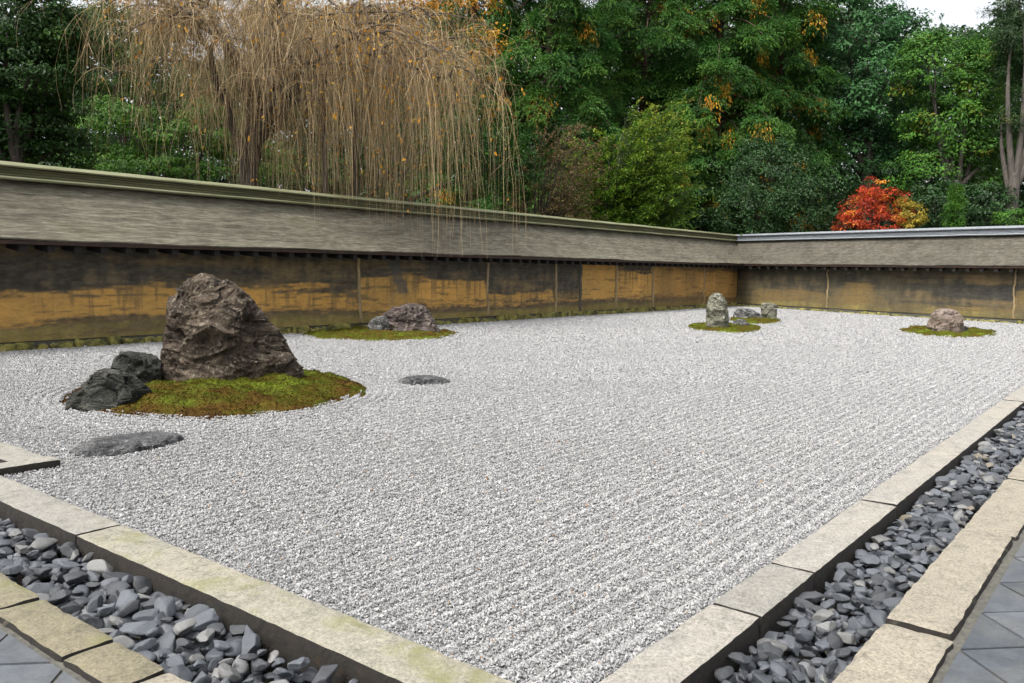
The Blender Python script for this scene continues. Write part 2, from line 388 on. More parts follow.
# ---- ground to the horizon
gx = np.array([[-600, -600, -0.32], [900, -600, -0.32], [900, 900, -0.32], [-600, 900, -0.32]], float)
tag(mesh_obj('ground', gx, np.array([[0, 1, 2, 3]]), M['ground']), kind='structure')
YB = YA+1.0
wv = np.array([[-30, YB, -0.02], [xb(YB)+1, YB, -0.02], [xb(-30)+1, -30, -0.02], [120, -30, -0.02], [120, 120, -0.02], [-30, 120, -0.02]], float)
tag(mesh_obj('woodland_floor', wv, [np.array([[0, 1, 4, 5]]), np.array([[1, 2, 3, 4]])], M['ground']), kind='structure')

# ------------------------------------------------------------------ gravel: islands first, since the raking goes round them
def isl(px0, px1, py0, py1):
    a, b_ = at((px0+px1)/2, py1), at((px0+px1)/2, py0)
    D = (a-EYE)@FW
    c = (a+b_)/2; view = np.array([c[0], c[1], 0]); view /= np.linalg.norm(view)
    side = np.array([view[1], -view[0], 0])
    return dict(c=c, u=side, v=view, a=(px1-px0)/2*((c-EYE)@FW)/F_PX, b=np.linalg.norm((b_-a)[:2])/2)
ISL = dict(main=isl(80, 365, 371, 420), second=isl(293, 460, 325, 342), third=isl(686, 762, 323, 333),
           fourth=isl(729, 781, 317, 324.5), fifth=isl(905, 993, 326.5, 338))
def isl_r(P, I):
    d = P[:, :2]-I['c'][:2]
    return np.hypot(d@I['u'][:2]/I['a'], d@I['v'][:2]/I['b']), d
def gravel_z(x, y):
    """height of the raked gravel surface"""
    P = np.stack([x, y, 0*x], -1)
    lam = 0.085
    wob = 0.02*noise(P, 0.6, 3)
    ph = (y+wob)/lam
    z = 0.023*(np.abs(2*(ph-np.floor(ph))-1)**0.8-0.5)
    for I in ISL.values():
        r, d = isl_r(P, I)
        s = (r-1)*math.sqrt(I['a']*I['b'])
        t = np.clip(1-(s-0.25)/0.12, 0, 1)
        z = z*(1-t) + t*0.012*np.sin(2*math.pi*s/0.09)
    return z + 0.006*noise(P, 0.5, 9) + 0.004*noise(P, 3, 5)

# base sheet, finer near the camera
def sheet(x0, x1, y0, y1, st):
    nx, ny = int((x1-x0)/st)+1, int((y1-y0)/st)+1
    X, Y = np.meshgrid(np.linspace(x0, x1, nx), np.linspace(y0, y1, ny), indexing='ij')
    x, y = X.ravel(), Y.ravel(); x = np.minimum(x, xb(y)+0.1)
    V = np.stack([x, y, gravel_z(x, y)-0.006], -1)
    i, j = np.meshgrid(np.arange(nx-1), np.arange(ny-1), indexing='ij')
    return V, np.stack([i*ny+j, (i+1)*ny+j, (i+1)*ny+j+1, i*ny+j+1], -1).reshape(-1, 4)
mb = MB()
mb.add(*sheet(KLI-0.03, 9.0, KRI-0.03, YA+0.1, 0.022))
mb.add(*sheet(9.0, XB+0.1, KRI-0.03, YA+0.1, 0.05))
mb.add(*sheet(-1.5, KLI-0.03, 5.2, YA+0.1, 0.04))
tag(mb.build('gravel', M['grav'], smooth=True), kind='structure')

def scatter(x0, x1, y0, y1, st, dlo, dhi, margin=260):
    nx, ny = int((x1-x0)/st), int((y1-y0)/st)
    X, Y = np.meshgrid(np.arange(nx), np.arange(ny), indexing='ij')
    x = x0 + (X.ravel()+rng.random(X.size))*st; y = y0 + (Y.ravel()+rng.random(X.size))*st
    P = np.stack([x, y, 0*x], -1); px, py, d = project(P)
    k = (d > dlo) & (d <= dhi) & (px > -margin) & (px < W_PX+margin) & (py < H_PX+margin)
    k &= ~((x < KLI) & (y < 5.2)) & (x < xb(y))
    return P[k]
OCT = np.array([[1, 0, 0], [-1, 0, 0], [0, 1, 0], [0, -1, 0], [0, 0, 1], [0, 0, -1]], float)
OF = np.array([[0, 2, 4], [2, 1, 4], [1, 3, 4], [3, 0, 4], [2, 0, 5], [1, 2, 5], [3, 1, 5], [0, 3, 5]])
def rand_rot(n):
    q = rng.normal(size=(n, 4)); q /= np.linalg.norm(q, axis=1)[:, None]; a, b, c, d = q.T
    return np.stack([np.stack([1-2*(c*c+d*d), 2*(b*c-a*d), 2*(b*d+a*c)], -1), np.stack([2*(b*c+a*d), 1-2*(b*b+d*d), 2*(c*d-a*b)], -1),
                     np.stack([2*(b*d-a*c), 2*(c*d+a*b), 1-2*(b*b+c*c)], -1)], 1)
def grains(P, size, var=1.0):
    n = len(P); s = size*np.exp(rng.normal(0, 0.28, n))
    sh = OCT[None]*rng.uniform(0.7, 1.3, (n, 6, 1))*(np.array([1.15, 0.85, 0.65])*rng.uniform(0.8, 1.2, (n, 1, 3)))
    V = np.einsum('nij,nkj->nki', rand_rot(n), sh)*s[:, None, None]
    P = P.copy(); P[:, 2] = gravel_z(P[:, 0], P[:, 1]) + rng.uniform(-0.004, 0.003, n)
    V = V + P[:, None]
    Fc = OF[None] + (np.arange(n)*6)[:, None, None]
    t = np.repeat(0.55+(rng.random(n)-0.55)*var, 8)
    return V.reshape(-1, 3), Fc.reshape(-1, 3), t
gv, gf, gt, go = [], [], [], 0
for (st, size, dlo, dhi) in ((0.0080, 0.0052, 0, 3.6), (0.0100, 0.0061, 3.6, 6), (0.0135, 0.0076, 6, 9), (0.020, 0.0108, 9, 14), (0.034, 0.0165, 14, 34)):
    Pg = scatter(-1.5, XB, KRI+0.004, YA, st, dlo, dhi)
    inside = np.zeros(len(Pg), bool)
    for I in ISL.values(): inside |= isl_r(Pg, I)[0] < 0.86
    V, Fc, t = grains(Pg[~inside], size, 1.0 if dhi < 7 else (0.8 if dhi < 10 else 0.55)); gv.append(V); gf.append(Fc+go); gt.append(t); go += len(V)
o = mesh_obj('gravel_grains', np.concatenate(gv), np.concatenate(gf), M['grain'], attrs={'tint': ('FLOAT', 'FACE', np.concatenate(gt))})
tag(o, kind='stuff')

# ------------------------------------------------------------------ kerbs, edging, drains, paving
def stone(name, box, mat, label, cat, group, seed, **kw):
    V, Fc = block(*box, seed=seed, **kw)
    c = np.array([(box[0]+box[1])/2, (box[2]+box[3])/2, box[4]])
    o = mesh_obj(name, V-c, Fc, mat, smooth=True); o.location = c
    return tag(o, label, cat, group)
def xr(px, py): return float(at(px, py, Z_K)[0])
jr = [1.35, xr(740, 610), xr(797, 568), xr(880, 502), xr(922, 470.5), xr(1011, 400), 11.0, 15.0, 16.4]
grp = 'granite kerb blocks round the raked gravel'
rl = ['pale granite kerb block on the paved-corner side, first of its row along the far-reaching drain',
      'short grey granite kerb block, second from the corner of the row with no lichen',
      'pale granite kerb block directly after the short grey one, third in the row',
      'smooth beige granite kerb block, fourth in the row along the longer pebble drain',
      'long beige granite kerb block, fifth in the row along the longer pebble drain',
      'beige granite kerb block, sixth in the row and last fully seen before the frame ends',
      'long granite kerb block directly after the sixth one of its row', 'last granite kerb block of its row']
rm = ['granite', 'granite_grey', 'granite', 'granite', 'granite', 'granite', 'granite', 'granite']
gap = 0.005
for k in range(len(jr)-2):
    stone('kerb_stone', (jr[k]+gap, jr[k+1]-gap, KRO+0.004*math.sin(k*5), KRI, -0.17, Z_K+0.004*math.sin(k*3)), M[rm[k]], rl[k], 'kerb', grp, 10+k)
yl = float(at(90, 531, Z_K)[1])
ll = [(1.03, yl-gap, 'granite_moss', 'long granite kerb block with a greenish lichen stain along its middle'),
      (yl+gap, yl+1.35, 'granite_grey', 'plain grey granite kerb block butting against the long lichened one')]
for k, (a, b_, mm, lb) in enumerate(ll):
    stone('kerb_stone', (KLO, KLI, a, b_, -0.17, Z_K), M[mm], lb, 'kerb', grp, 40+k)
# the corner of a second drain at the left edge of the picture
pc = at(61, 461, Z_K)
XC, YC = float(pc[0]), float(pc[1])
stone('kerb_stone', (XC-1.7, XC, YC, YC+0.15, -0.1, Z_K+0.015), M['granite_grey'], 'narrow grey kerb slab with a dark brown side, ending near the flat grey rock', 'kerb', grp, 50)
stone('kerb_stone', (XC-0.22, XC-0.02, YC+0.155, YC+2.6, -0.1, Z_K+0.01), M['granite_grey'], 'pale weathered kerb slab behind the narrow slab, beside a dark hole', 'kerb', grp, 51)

# right edging and left edging
je = [0.55, float(at(918, 628, Z_E)[0]), float(at(990, 532, Z_E)[0])]
je += [je[-1]+1.25, je[-1]+3.6, je[-1]+12.5]
el = ['pale beige edging slab with a broken corner, lowest in the photo beside the longer drain',
      'long beige edging slab with dark pits, second between longer drain and blue tiles',
      'beige edging slab third along the blue tiles, after the pitted one',
      'beige edging slab fourth along the blue tiles, next to the last', 'beige edging slab fifth and last along the blue tiles']
for k in range(5):
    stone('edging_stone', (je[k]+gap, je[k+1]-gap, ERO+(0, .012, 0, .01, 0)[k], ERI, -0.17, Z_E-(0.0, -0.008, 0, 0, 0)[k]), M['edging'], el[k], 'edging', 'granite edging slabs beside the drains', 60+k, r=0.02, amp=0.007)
jl = [0.75, float(at(148, 676, Z_E)[1]), float(at(97, 644, Z_E)[1]), float(at(25, 600, Z_E)[1])]; jl += [jl[-1]+0.9]
el2 = ['small unmossed corner of an edging slab at the lower end of the mossy row', 'mossy yellow edging slab next to the unmossed corner piece, lichened grain showing',
       'mossy yellow edging slab in the middle of its row, between two cross cracks', 'mossy yellow edging slab topmost of its row, beside the pebble drain']
for k in range(4):
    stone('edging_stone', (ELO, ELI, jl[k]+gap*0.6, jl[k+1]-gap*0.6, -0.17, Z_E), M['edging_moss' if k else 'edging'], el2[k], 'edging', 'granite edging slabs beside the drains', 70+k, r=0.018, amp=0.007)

# earth beds of the drains
bd = MB()
def quad(x0, x1, y0, y1, z): return np.array([[x0, y0, z], [x1, y0, z], [x1, y1, z], [x0, y1, z]], float), np.array([[0, 1, 2, 3]])
bd.add(*quad(1.0, 15.0, ERI-0.1, KRO+0.1, Z_BED)); bd.add(*quad(ELI-0.1, KLO+0.1, 1.13, 5, Z_BED))
bd.add(*quad(XC-1.7, XC-0.1, YC+0.1, YC+2.6, -0.05))
tag(bd.build('drain_bed', M['earth']), kind='structure')

# paving: diagonal tiles in dark joints, clipped at the edging
def tiles(side, ang, org, box, clip):
    ca, sa = math.cos(ang), math.sin(ang); n = 62; out = []
    for i in range(-n, n):
        for j in range(-n, n):
            g = 0.006; q = [((i*side+g), (j*side+g)), ((i+1)*side-g, j*side+g), ((i+1)*side-g, (j+1)*side-g), (i*side+g, (j+1)*side-g)]
            P = [(org[0]+ca*u-sa*v, org[1]+sa*u+ca*v) for u, v in q]
            for (ax, val, keep) in clip:                       # Sutherland-Hodgman against axis lines
                R = []
                for k in range(len(P)):
                    a, b_ = P[k], P[(k+1) % len(P)]
                    ina, inb = (a[ax]-val)*keep >= 0, (b_[ax]-val)*keep >= 0
                    if ina: R.append(a)
                    if ina != inb:
                        t = (val-a[ax])/(b_[ax]-a[ax]); R.append((a[0]+t*(b_[0]-a[0]), a[1]+t*(b_[1]-a[1])))
                P = R
                if not P: break
            if len(P) >= 3: out.append(P)
    return out
def paving(org, side, ang, clip, name):
    tl = tiles(side, ang, org, None, clip); V, fl, tint = [], {}, {}
    off = 0
    for P in tl:
        n = len(P); z = Z_PAVE + random.uniform(-0.0015, 0.0015)
        c = np.mean(P, 0)
        top = [(*p, z) for p in P]; lo = [(*p, z-0.02) for p in P]
        V += top+lo
        t = random.random()
        fl.setdefault(n, []).append([off+k for k in range(n)]); tint.setdefault(n, []).append(t)
        for k in range(n):
            fl.setdefault(4, []).append([off+k, off+n+k, off+n+(k+1) % n, off+(k+1) % n]); tint.setdefault(4, []).append(t)
        off += 2*n
    keys = list(fl)
    return V, [np.array(fl[k]) for k in keys], np.concatenate([np.array(tint[k]) for k in keys])
oR = at(959, 650, Z_PAVE); oR2 = at(981, 613, Z_PAVE); diag = abs(oR2[0]-oR[0])
side = max(0.2, min(0.4, diag/math.sqrt(2)))
V1, F1, t1 = paving(oR, side, math.radians(45), [(1, ERO-0.022, -1), (1, -3.2, 1), (0, -0.4, 1), (0, 14.0, -1)], 'paving')
oL = at(70, 662, Z_PAVE)
V2, F2, t2 = paving(oL, side, math.radians(45), [(0, ELO-0.022, -1), (0, -2.6, 1), (1, 0.5, 1), (1, 4.6, -1)], 'paving')
tag(mesh_obj('paving', V1, F1, M['slate'], attrs={'tint': ('FLOAT', 'FACE', t1)}), kind='structure')
tag(mesh_obj('paving', V2, F2, M['slate'], attrs={'tint': ('FLOAT', 'FACE', t2)}), kind='structure')
jb = MB(); jb.add(*quad(-0.45, 14.1, -3.3, ERO+0.05, Z_PAVE-0.006)); jb.add(*quad(-2.7, ELO+0.05, ERO+0.05, 4.7, Z_PAVE-0.0062))
tag(jb.build('paving_joint', M['joint']), kind='structure')

# ------------------------------------------------------------------ pebbles in the drains
def ico(sub):
    import bmesh
    bm = bmesh.new(); bmesh.ops.create_icosphere(bm, subdivisions=sub, radius=1.0)
    V = np.array([v.co[:] for v in bm.verts]); Fc = np.array([[v.index for v in f.verts] for f in bm.faces]); bm.free(); return V, Fc
IV, IF_ = ico(3); IV4, IF4 = ico(4)
def pebble_shape(seed, base=None):
    r = np.random.default_rng(seed); V = (IV if base is None else base).copy()
    for _ in range(r.integers(8, 14)):                        # worn facets
        n = r.normal(size=3); n /= np.linalg.norm(n); c = r.uniform(0.5, 0.82); d = V@n - c
        V = V - np.where(d > 0, d*0.97, 0)[:, None]*n
    V = V*np.array([1.0, r.uniform(0.55, 0.95), r.uniform(0.36, 0.66)])
    V = V*(1+0.09*noise(V, 2.2, seed)[:, None]+0.02*noise(V, 9, seed)[:, None])
    return V
PEB = []
for k in range(22):
    me = mesh_obj('pebble_shape', pebble_shape(100+k, IV4), IF4, None, smooth=True)
    PEB.append(me.data); bpy.data.objects.remove(me)
PV = [pebble_shape(100+k) for k in range(22)]
PF = IF_
peb = []                                                      # (x, y, z, r, strip)
def lay(x0, x1, y0, y1, strip):
    q = 1.0 if strip == 'right' else 1.18
    r0, levels = 0.034*q, ((-0.09, 0.045*q), (-0.047, 0.045*q), (-0.017, 0.054*q))
    for zz, dmin in levels:
        cell = {}; A = (x1-x0)*(y1-y0)
        for _ in range(int(A/dmin**2*9)):
            x, y = random.uniform(x0, x1), random.uniform(y0, y1)
            ci, cj = int(x/dmin), int(y/dmin)
            if all((x-a)**2+(y-b_)**2 > dmin*dmin for i in (-1, 0, 1) for j in (-1, 0, 1) for a, b_ in cell.get((ci+i, cj+j), ())):
                cell.setdefault((ci, cj), []).append((x, y))
                peb.append((x, y, zz+random.uniform(-0.012, 0.012), r0*random.choice((0.6, 0.75, 0.9, 1, 1.1, 1.3, 1.6)), strip))
lay(ELI+0.035, 14.6, ERI+0.03, KRO-0.03, 'right')
lay(ELI+0.035, KLO-0.03, KRO-0.02, 4.6, 'left')
peb = np.array([(a, b_, c, r, 0 if s == 'right' else 1) for a, b_, c, r, s in peb])
px, py, dd = project(peb[:, :3])
vis = (dd > 0.3) & (px > 4) & (px < 1020) & (py < 680) & (peb[:, 2] > -0.033)
score = np.where(vis, peb[:, 3]/dd, 0)
order = np.argsort(-score)
cls_names = ['charcoal', 'blue-grey', 'pale grey', 'tan']
rest_v, rest_f, rest_t, ro = [], [], [], 0
mats = {}
side_words = {0: 'longer drain by the beige kerb', 1: 'drain beside the lichened kerb'}
for rank, i in enumerate(order):
    x, y, z, r, s = peb[i]
    cl = random.choices((0, 1, 2, 3), (0.36, 0.50, 0.11, 0.03))[0]
    k = random.randrange(22)
    rot = Matrix.Rotation(random.uniform(0, 6.28), 3, 'Z') @ Matrix.Rotation(random.gauss(0, 0.32), 3, 'X') @ Matrix.Rotation(random.gauss(0, 0.32), 3, 'Y')
    if rank < 296:
        key = (k, cl)
        if key not in mats:
            d_ = PEB[k].copy(); d_.materials.append(M['peb'][cl]); mats[key] = d_
        o = bpy.data.objects.new('river_pebble', mats[key]); COL.objects.link(o)
        o.location = (x, y, z); o.rotation_euler = rot.to_euler(); o.scale = (r, r, r)
        tag(o, f'{cls_names[cl]} worn pebble lying in the {side_words[int(s)]}', 'pebble', f'{cls_names[cl]} pebbles in the {("longer", "shorter")[int(s)]} drain')
    else:
        V = (PV[k]@np.array(rot).T)*r + np.array([x, y, z]); rest_v.append(V); rest_f.append(PF+ro); ro += len(V)
        rest_t.append(np.full(len(PF), random.uniform(0.0, 1.0)))
o = mesh_obj('river_pebbles', np.concatenate(rest_v), np.concatenate(rest_f), M['peb_rest'], smooth=True, attrs={'tint': ('FLOAT', 'FACE', np.concatenate(rest_t))})
tag(o, kind='stuff')
# pebbles in the small drain corner far left are only dark earth in the picture

# ------------------------------------------------------------------ the two clay walls
def sweep(profile, wall, x_lo, n=1, jitter=0.0, closed=True):
    """profile: (offset behind the foot line, z); swept along the wall and mitred at the corner"""
    P = np.array(profile, float); k = len(P)
    V, Fc = [], []
    for s in range(n+1):
        t = s/n
        if wall == 'A':
            x1 = XB + P[:, 0]*(1+SKEW); x = x_lo + (x1-x_lo)*t
            ring = np.stack([x, YA+P[:, 0], P[:, 1]], -1)
        else:
            y1 = YA + P[:, 0]; y = x_lo + (y1-x_lo)*t
            ring = np.stack([xb(y)+P[:, 0], y, P[:, 1]], -1)
        if jitter:
            ring[:, 2] += jitter*noise(ring, 0.7, 4) + jitter*0.5*noise(ring, 4, 8)
        V.append(ring)
    V = np.concatenate(V)
    kk = k if closed else k-1
    i = np.arange(n)[:, None]*k; j = np.arange(kk)[None]; j2 = (j+1) % k
    Fq = np.stack([i+j, i+j2, i+k+j2, i+k+j], -1).reshape(-1, 4)
    if wall == 'B': Fq = Fq[:, ::-1]
    caps = [np.arange(k)[None, ::-1], (np.arange(k)+n*k)[None]] if closed else []
    return V, [Fq]+caps
def on_end_wall(px):                         # y where a sight line meets the end wall's face
    d = ray(px, 290); x0 = XB+FACE-SKEW*YA
    return float(x0*d[1]/(d[0]-SKEW*d[1]))
X0, Y0 = -2.0, -3.0                         # where each wall begins, outside the picture
FACE = 0.13                                 # plaster face behind the foot line
RO, EO, ZR, ZE = 0.5, -0.3, 2.487, 1.459     # ridge offset, eave offset, ridge and eave heights
ZT = 2.247                                   # where the shingles meet the ridge
P_BOT, P_TOP = 0.115, 1.62

def stain_grid(wall):
    """colours of the oil-stained clay, as a grid over the wall face"""
    L0, L1 = (2.2, XB+FACE*(1+SKEW)) if wall == 'A' else (0.5, YA+FACE)
    nu, nv = (1300, 72) if wall == 'A' else (800, 72)
    u = np.linspace(L0, L1, nu); t = np.linspace(0, 1, nv)
    Ug, T = np.meshgrid(u, t, indexing='ij'); uu, tt = Ug.ravel(), T.ravel()
    z = P_BOT + tt*(P_TOP-P_BOT)
    pos = np.stack([uu, 0*uu, z], -1) if wall == 'A' else np.stack([0*uu+50, uu, z], -1)
    if wall == 'A': W3 = np.stack([uu, 0*uu+YA+FACE, z], -1)
    else: W3 = np.stack([xb(uu)+FACE, uu, z], -1)
    px, py, _ = project(W3)
    ochre, ochre2 = np.array([0.52, 0.285, 0.066]), np.array([0.39, 0.235, 0.066])
    dark, brown, mossy = np.array([0.055, 0.047, 0.032]), np.array([0.10, 0.073, 0.038]), np.array([0.20, 0.155, 0.045])
    te = np.clip((z-P_BOT)/(1.42-P_BOT), 0, 1)
    st = pos*np.array([0.4, 0.4, 4.5])
    n1 = fbm(st, 1.3, 5, 21); n2 = fbm(pos*np.array([0.9, 0.9, 12.0]), 2.0, 5, 31); n3 = fbm(pos, 1.2, 4, 41); n4 = fbm(pos*np.array([2.2, 2.2, 1.0]), 3.0, 4, 51)
    n5 = fbm(pos*np.array([5.0, 5.0, 14.0]), 2.0, 4, 61); drip = fbm(pos*np.array([6.0, 6.0, 0.5]), 2.0, 3, 71)
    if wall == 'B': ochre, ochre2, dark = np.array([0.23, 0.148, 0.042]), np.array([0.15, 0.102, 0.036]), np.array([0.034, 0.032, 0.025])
    if wall == 'A':
        kx = [-400, 0, 70, 150, 250, 300, 357, 360, 395, 420, 484, 488, 552, 556, 579, 582, 614, 618, 650, 654, 702, 706, 738, 800]
        hi = [.42, .42, .44, .55, .56, .5, .44, .62, .62, .6, .57, .36, .40, .28, .30, 1.2, 1.2, .78, .74, .95, .9, .85, .8, .8]
        lo = [.16, .16, .18, .20, .2, .20, .2, .16, .12, .22, .25, .24, .24, .24, .24, .24, .22, .22, .22, .25, .25, .2, .2, .2]
    else:
        kx = [700, 735, 752, 758, 800, 824, 828, 846, 868, 884, 890, 940, 1000, 1012, 1016, 1100, 1400]
        hi = [.18, .18, .22, .46, .42, .32, .22, .56, .62, .34, .17, .15, .17, .2, .46, .46, .3]
        lo = [.16, .16, .14, .12, .1, .1, .1, .1, .1, .1, .08, .06, .06, .06, .12, .1, .1]
    H_, L_ = np.interp(px, kx, hi), np.interp(px, kx, lo)
    e1 = 0.16*n1 + 0.10*n2
    up_ = 1/(1+np.exp(-((te - H_) + e1 + 0.05*n5)*75))                   # 1 = dark upper stain
    lo_ = 1/(1+np.exp(((te - L_) + e1*0.7 + 0.05*n5)*70))                # 1 = brown foot stain
    C = ochre*(0.5+0.5*np.clip(n3+0.6, 0, 1.2))[:, None] + (ochre2-ochre*0.5)*np.clip(-n3+0.35, 0, 1)[:, None]*0.8
    blot = np.clip((n2-0.28)*6, 0, 1)*0.7
    C = C*(1-blot[:, None]) + brown*blot[:, None]
    dk = dark*(1.0+0.45*n4+0.6*n5)[:, None] + np.array([0.10, 0.06, 0.014])*np.clip(n1*1.6+n4*0.6, 0, 1)[:, None]
    C = C*(1-up_[:, None]) + dk*up_[:, None]
    dp = np.clip((drip-0.12)*4, 0, 1)*np.clip((te-H_+0.42)*3, 0, 1)*(1-up_)*0.6          # runs below the dark stain
    C = C*(1-dp[:, None]) + brown*dp[:, None]
    bn = brown*(1.0+0.7*n5)[:, None]
    C = C*(1-lo_[:, None]) + bn*lo_[:, None]
    ms = np.clip(1-(te-0.07+0.10*n1+0.06*n5)/0.07, 0, 1)[:, None]*0.9
    C = C*(1-ms) + mossy*(1+0.4*n4[:, None])*ms
    if wall == 'A':
        # a slanting dark streak ending in a pale fork, and drips in the far panels
        d1 = np.abs(px - (392 + (py-258)*0.32)); f1 = np.clip((7+2*n2-d1)/3, 0, 1)*(py < 293)
        C = C*(1-f1[:, None]*0.8) + np.array([0.07, 0.068, 0.06])*f1[:, None]*0.8
        f2 = np.clip((2.6-np.abs(px-(402+(py-290)*0.35)))/2, 0, 1) + np.clip((3.2-np.abs(px-(398-(py-290)*0.55)))/2, 0, 1)
        f2 = np.clip(f2, 0, 1)*(py > 289)*(py < 308)
        C = C*(1-f2[:, None]*0.35) + np.array([0.24, 0.17, 0.08])*f2[:, None]*0.35
        far = np.clip((px-652)/10, 0, 1)[:, None]
        C = C*(1-far*0.45) + np.array([0.17, 0.095, 0.03])*(1+0.5*n3[:, None])*far*0.45
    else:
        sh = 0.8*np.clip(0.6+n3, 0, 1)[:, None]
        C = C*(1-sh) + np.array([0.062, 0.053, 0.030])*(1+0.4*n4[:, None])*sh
    V = W3
    rel = 0.012*fbm(pos, 1.5, 4, 77)
    V[:, 1 if wall == 'A' else 0] += rel
    i, j = np.meshgrid(np.arange(nu-1), np.arange(nv-1), indexing='ij')
    q = np.stack([i*nv+j, (i+1)*nv+j, (i+1)*nv+j+1, i*nv+j+1], -1).reshape(-1, 4)
    if wall == 'B': q = q[:, ::-1]
    return V, q, np.concatenate([np.clip(C, 0.01, 0.9), np.ones((len(C), 1))], 1), (L0, L1)

def rubble(wall, L0, L1, h0, depth):
    """low mossy row of footing stones, one mesh"""
    m_ = MB(); tint = []
    x = L0
    while x < L1:
        l = random.uniform(0.10, 0.55); hh = h0*random.uniform(0.45, 1.15)
        box = (x+0.012, x+l-0.012, random.uniform(-0.02, 0.05), depth*random.uniform(0.9, 1.0), -0.1, hh)
        V, Fc = block(*box, seg=0.04, r=0.03, amp=0.035, seed=random.randrange(9999))
        if wall == 'A': V = V*np.array([1, 1, 1]) + np.array([0, YA, 0])
        else: V = np.stack([xb(V[:, 0])+V[:, 1], V[:, 0], V[:, 2]], -1); Fc = Fc[:, ::-1]
        m_.add(V, Fc); x += l
    return m_
mfoot, nt_, b_, _ = new_mat('mossy_footing_stone')
v_ = coords(nt_); n_ = tex_noise(nt_, v_, 5, 7, 0.7, 0.5); n__ = tex_noise(nt_, v_, 28, 6, 0.7)
c_ = ramp(nt_, n_, [(0.34, (0.02, 0.02, 0.013)), (0.44, (0.08, 0.078, 0.024)), (0.54, (0.19, 0.175, 0.04)), (0.66, (0.25, 0.21, 0.065)), (0.78, (0.36, 0.34, 0.25))])
c_ = mix(nt_, 0.7, c_, ramp(nt_, n__, [(0.3, g3(0.4)), (0.5, g3(1)), (0.7, g3(1.4))]), 'MULTIPLY')
nt_.links.new(c_, b_.inputs['Base Color']); b_.inputs['Roughness'].default_value = 0.95; bump(nt_, b_, n__, 0.6, 0.02)

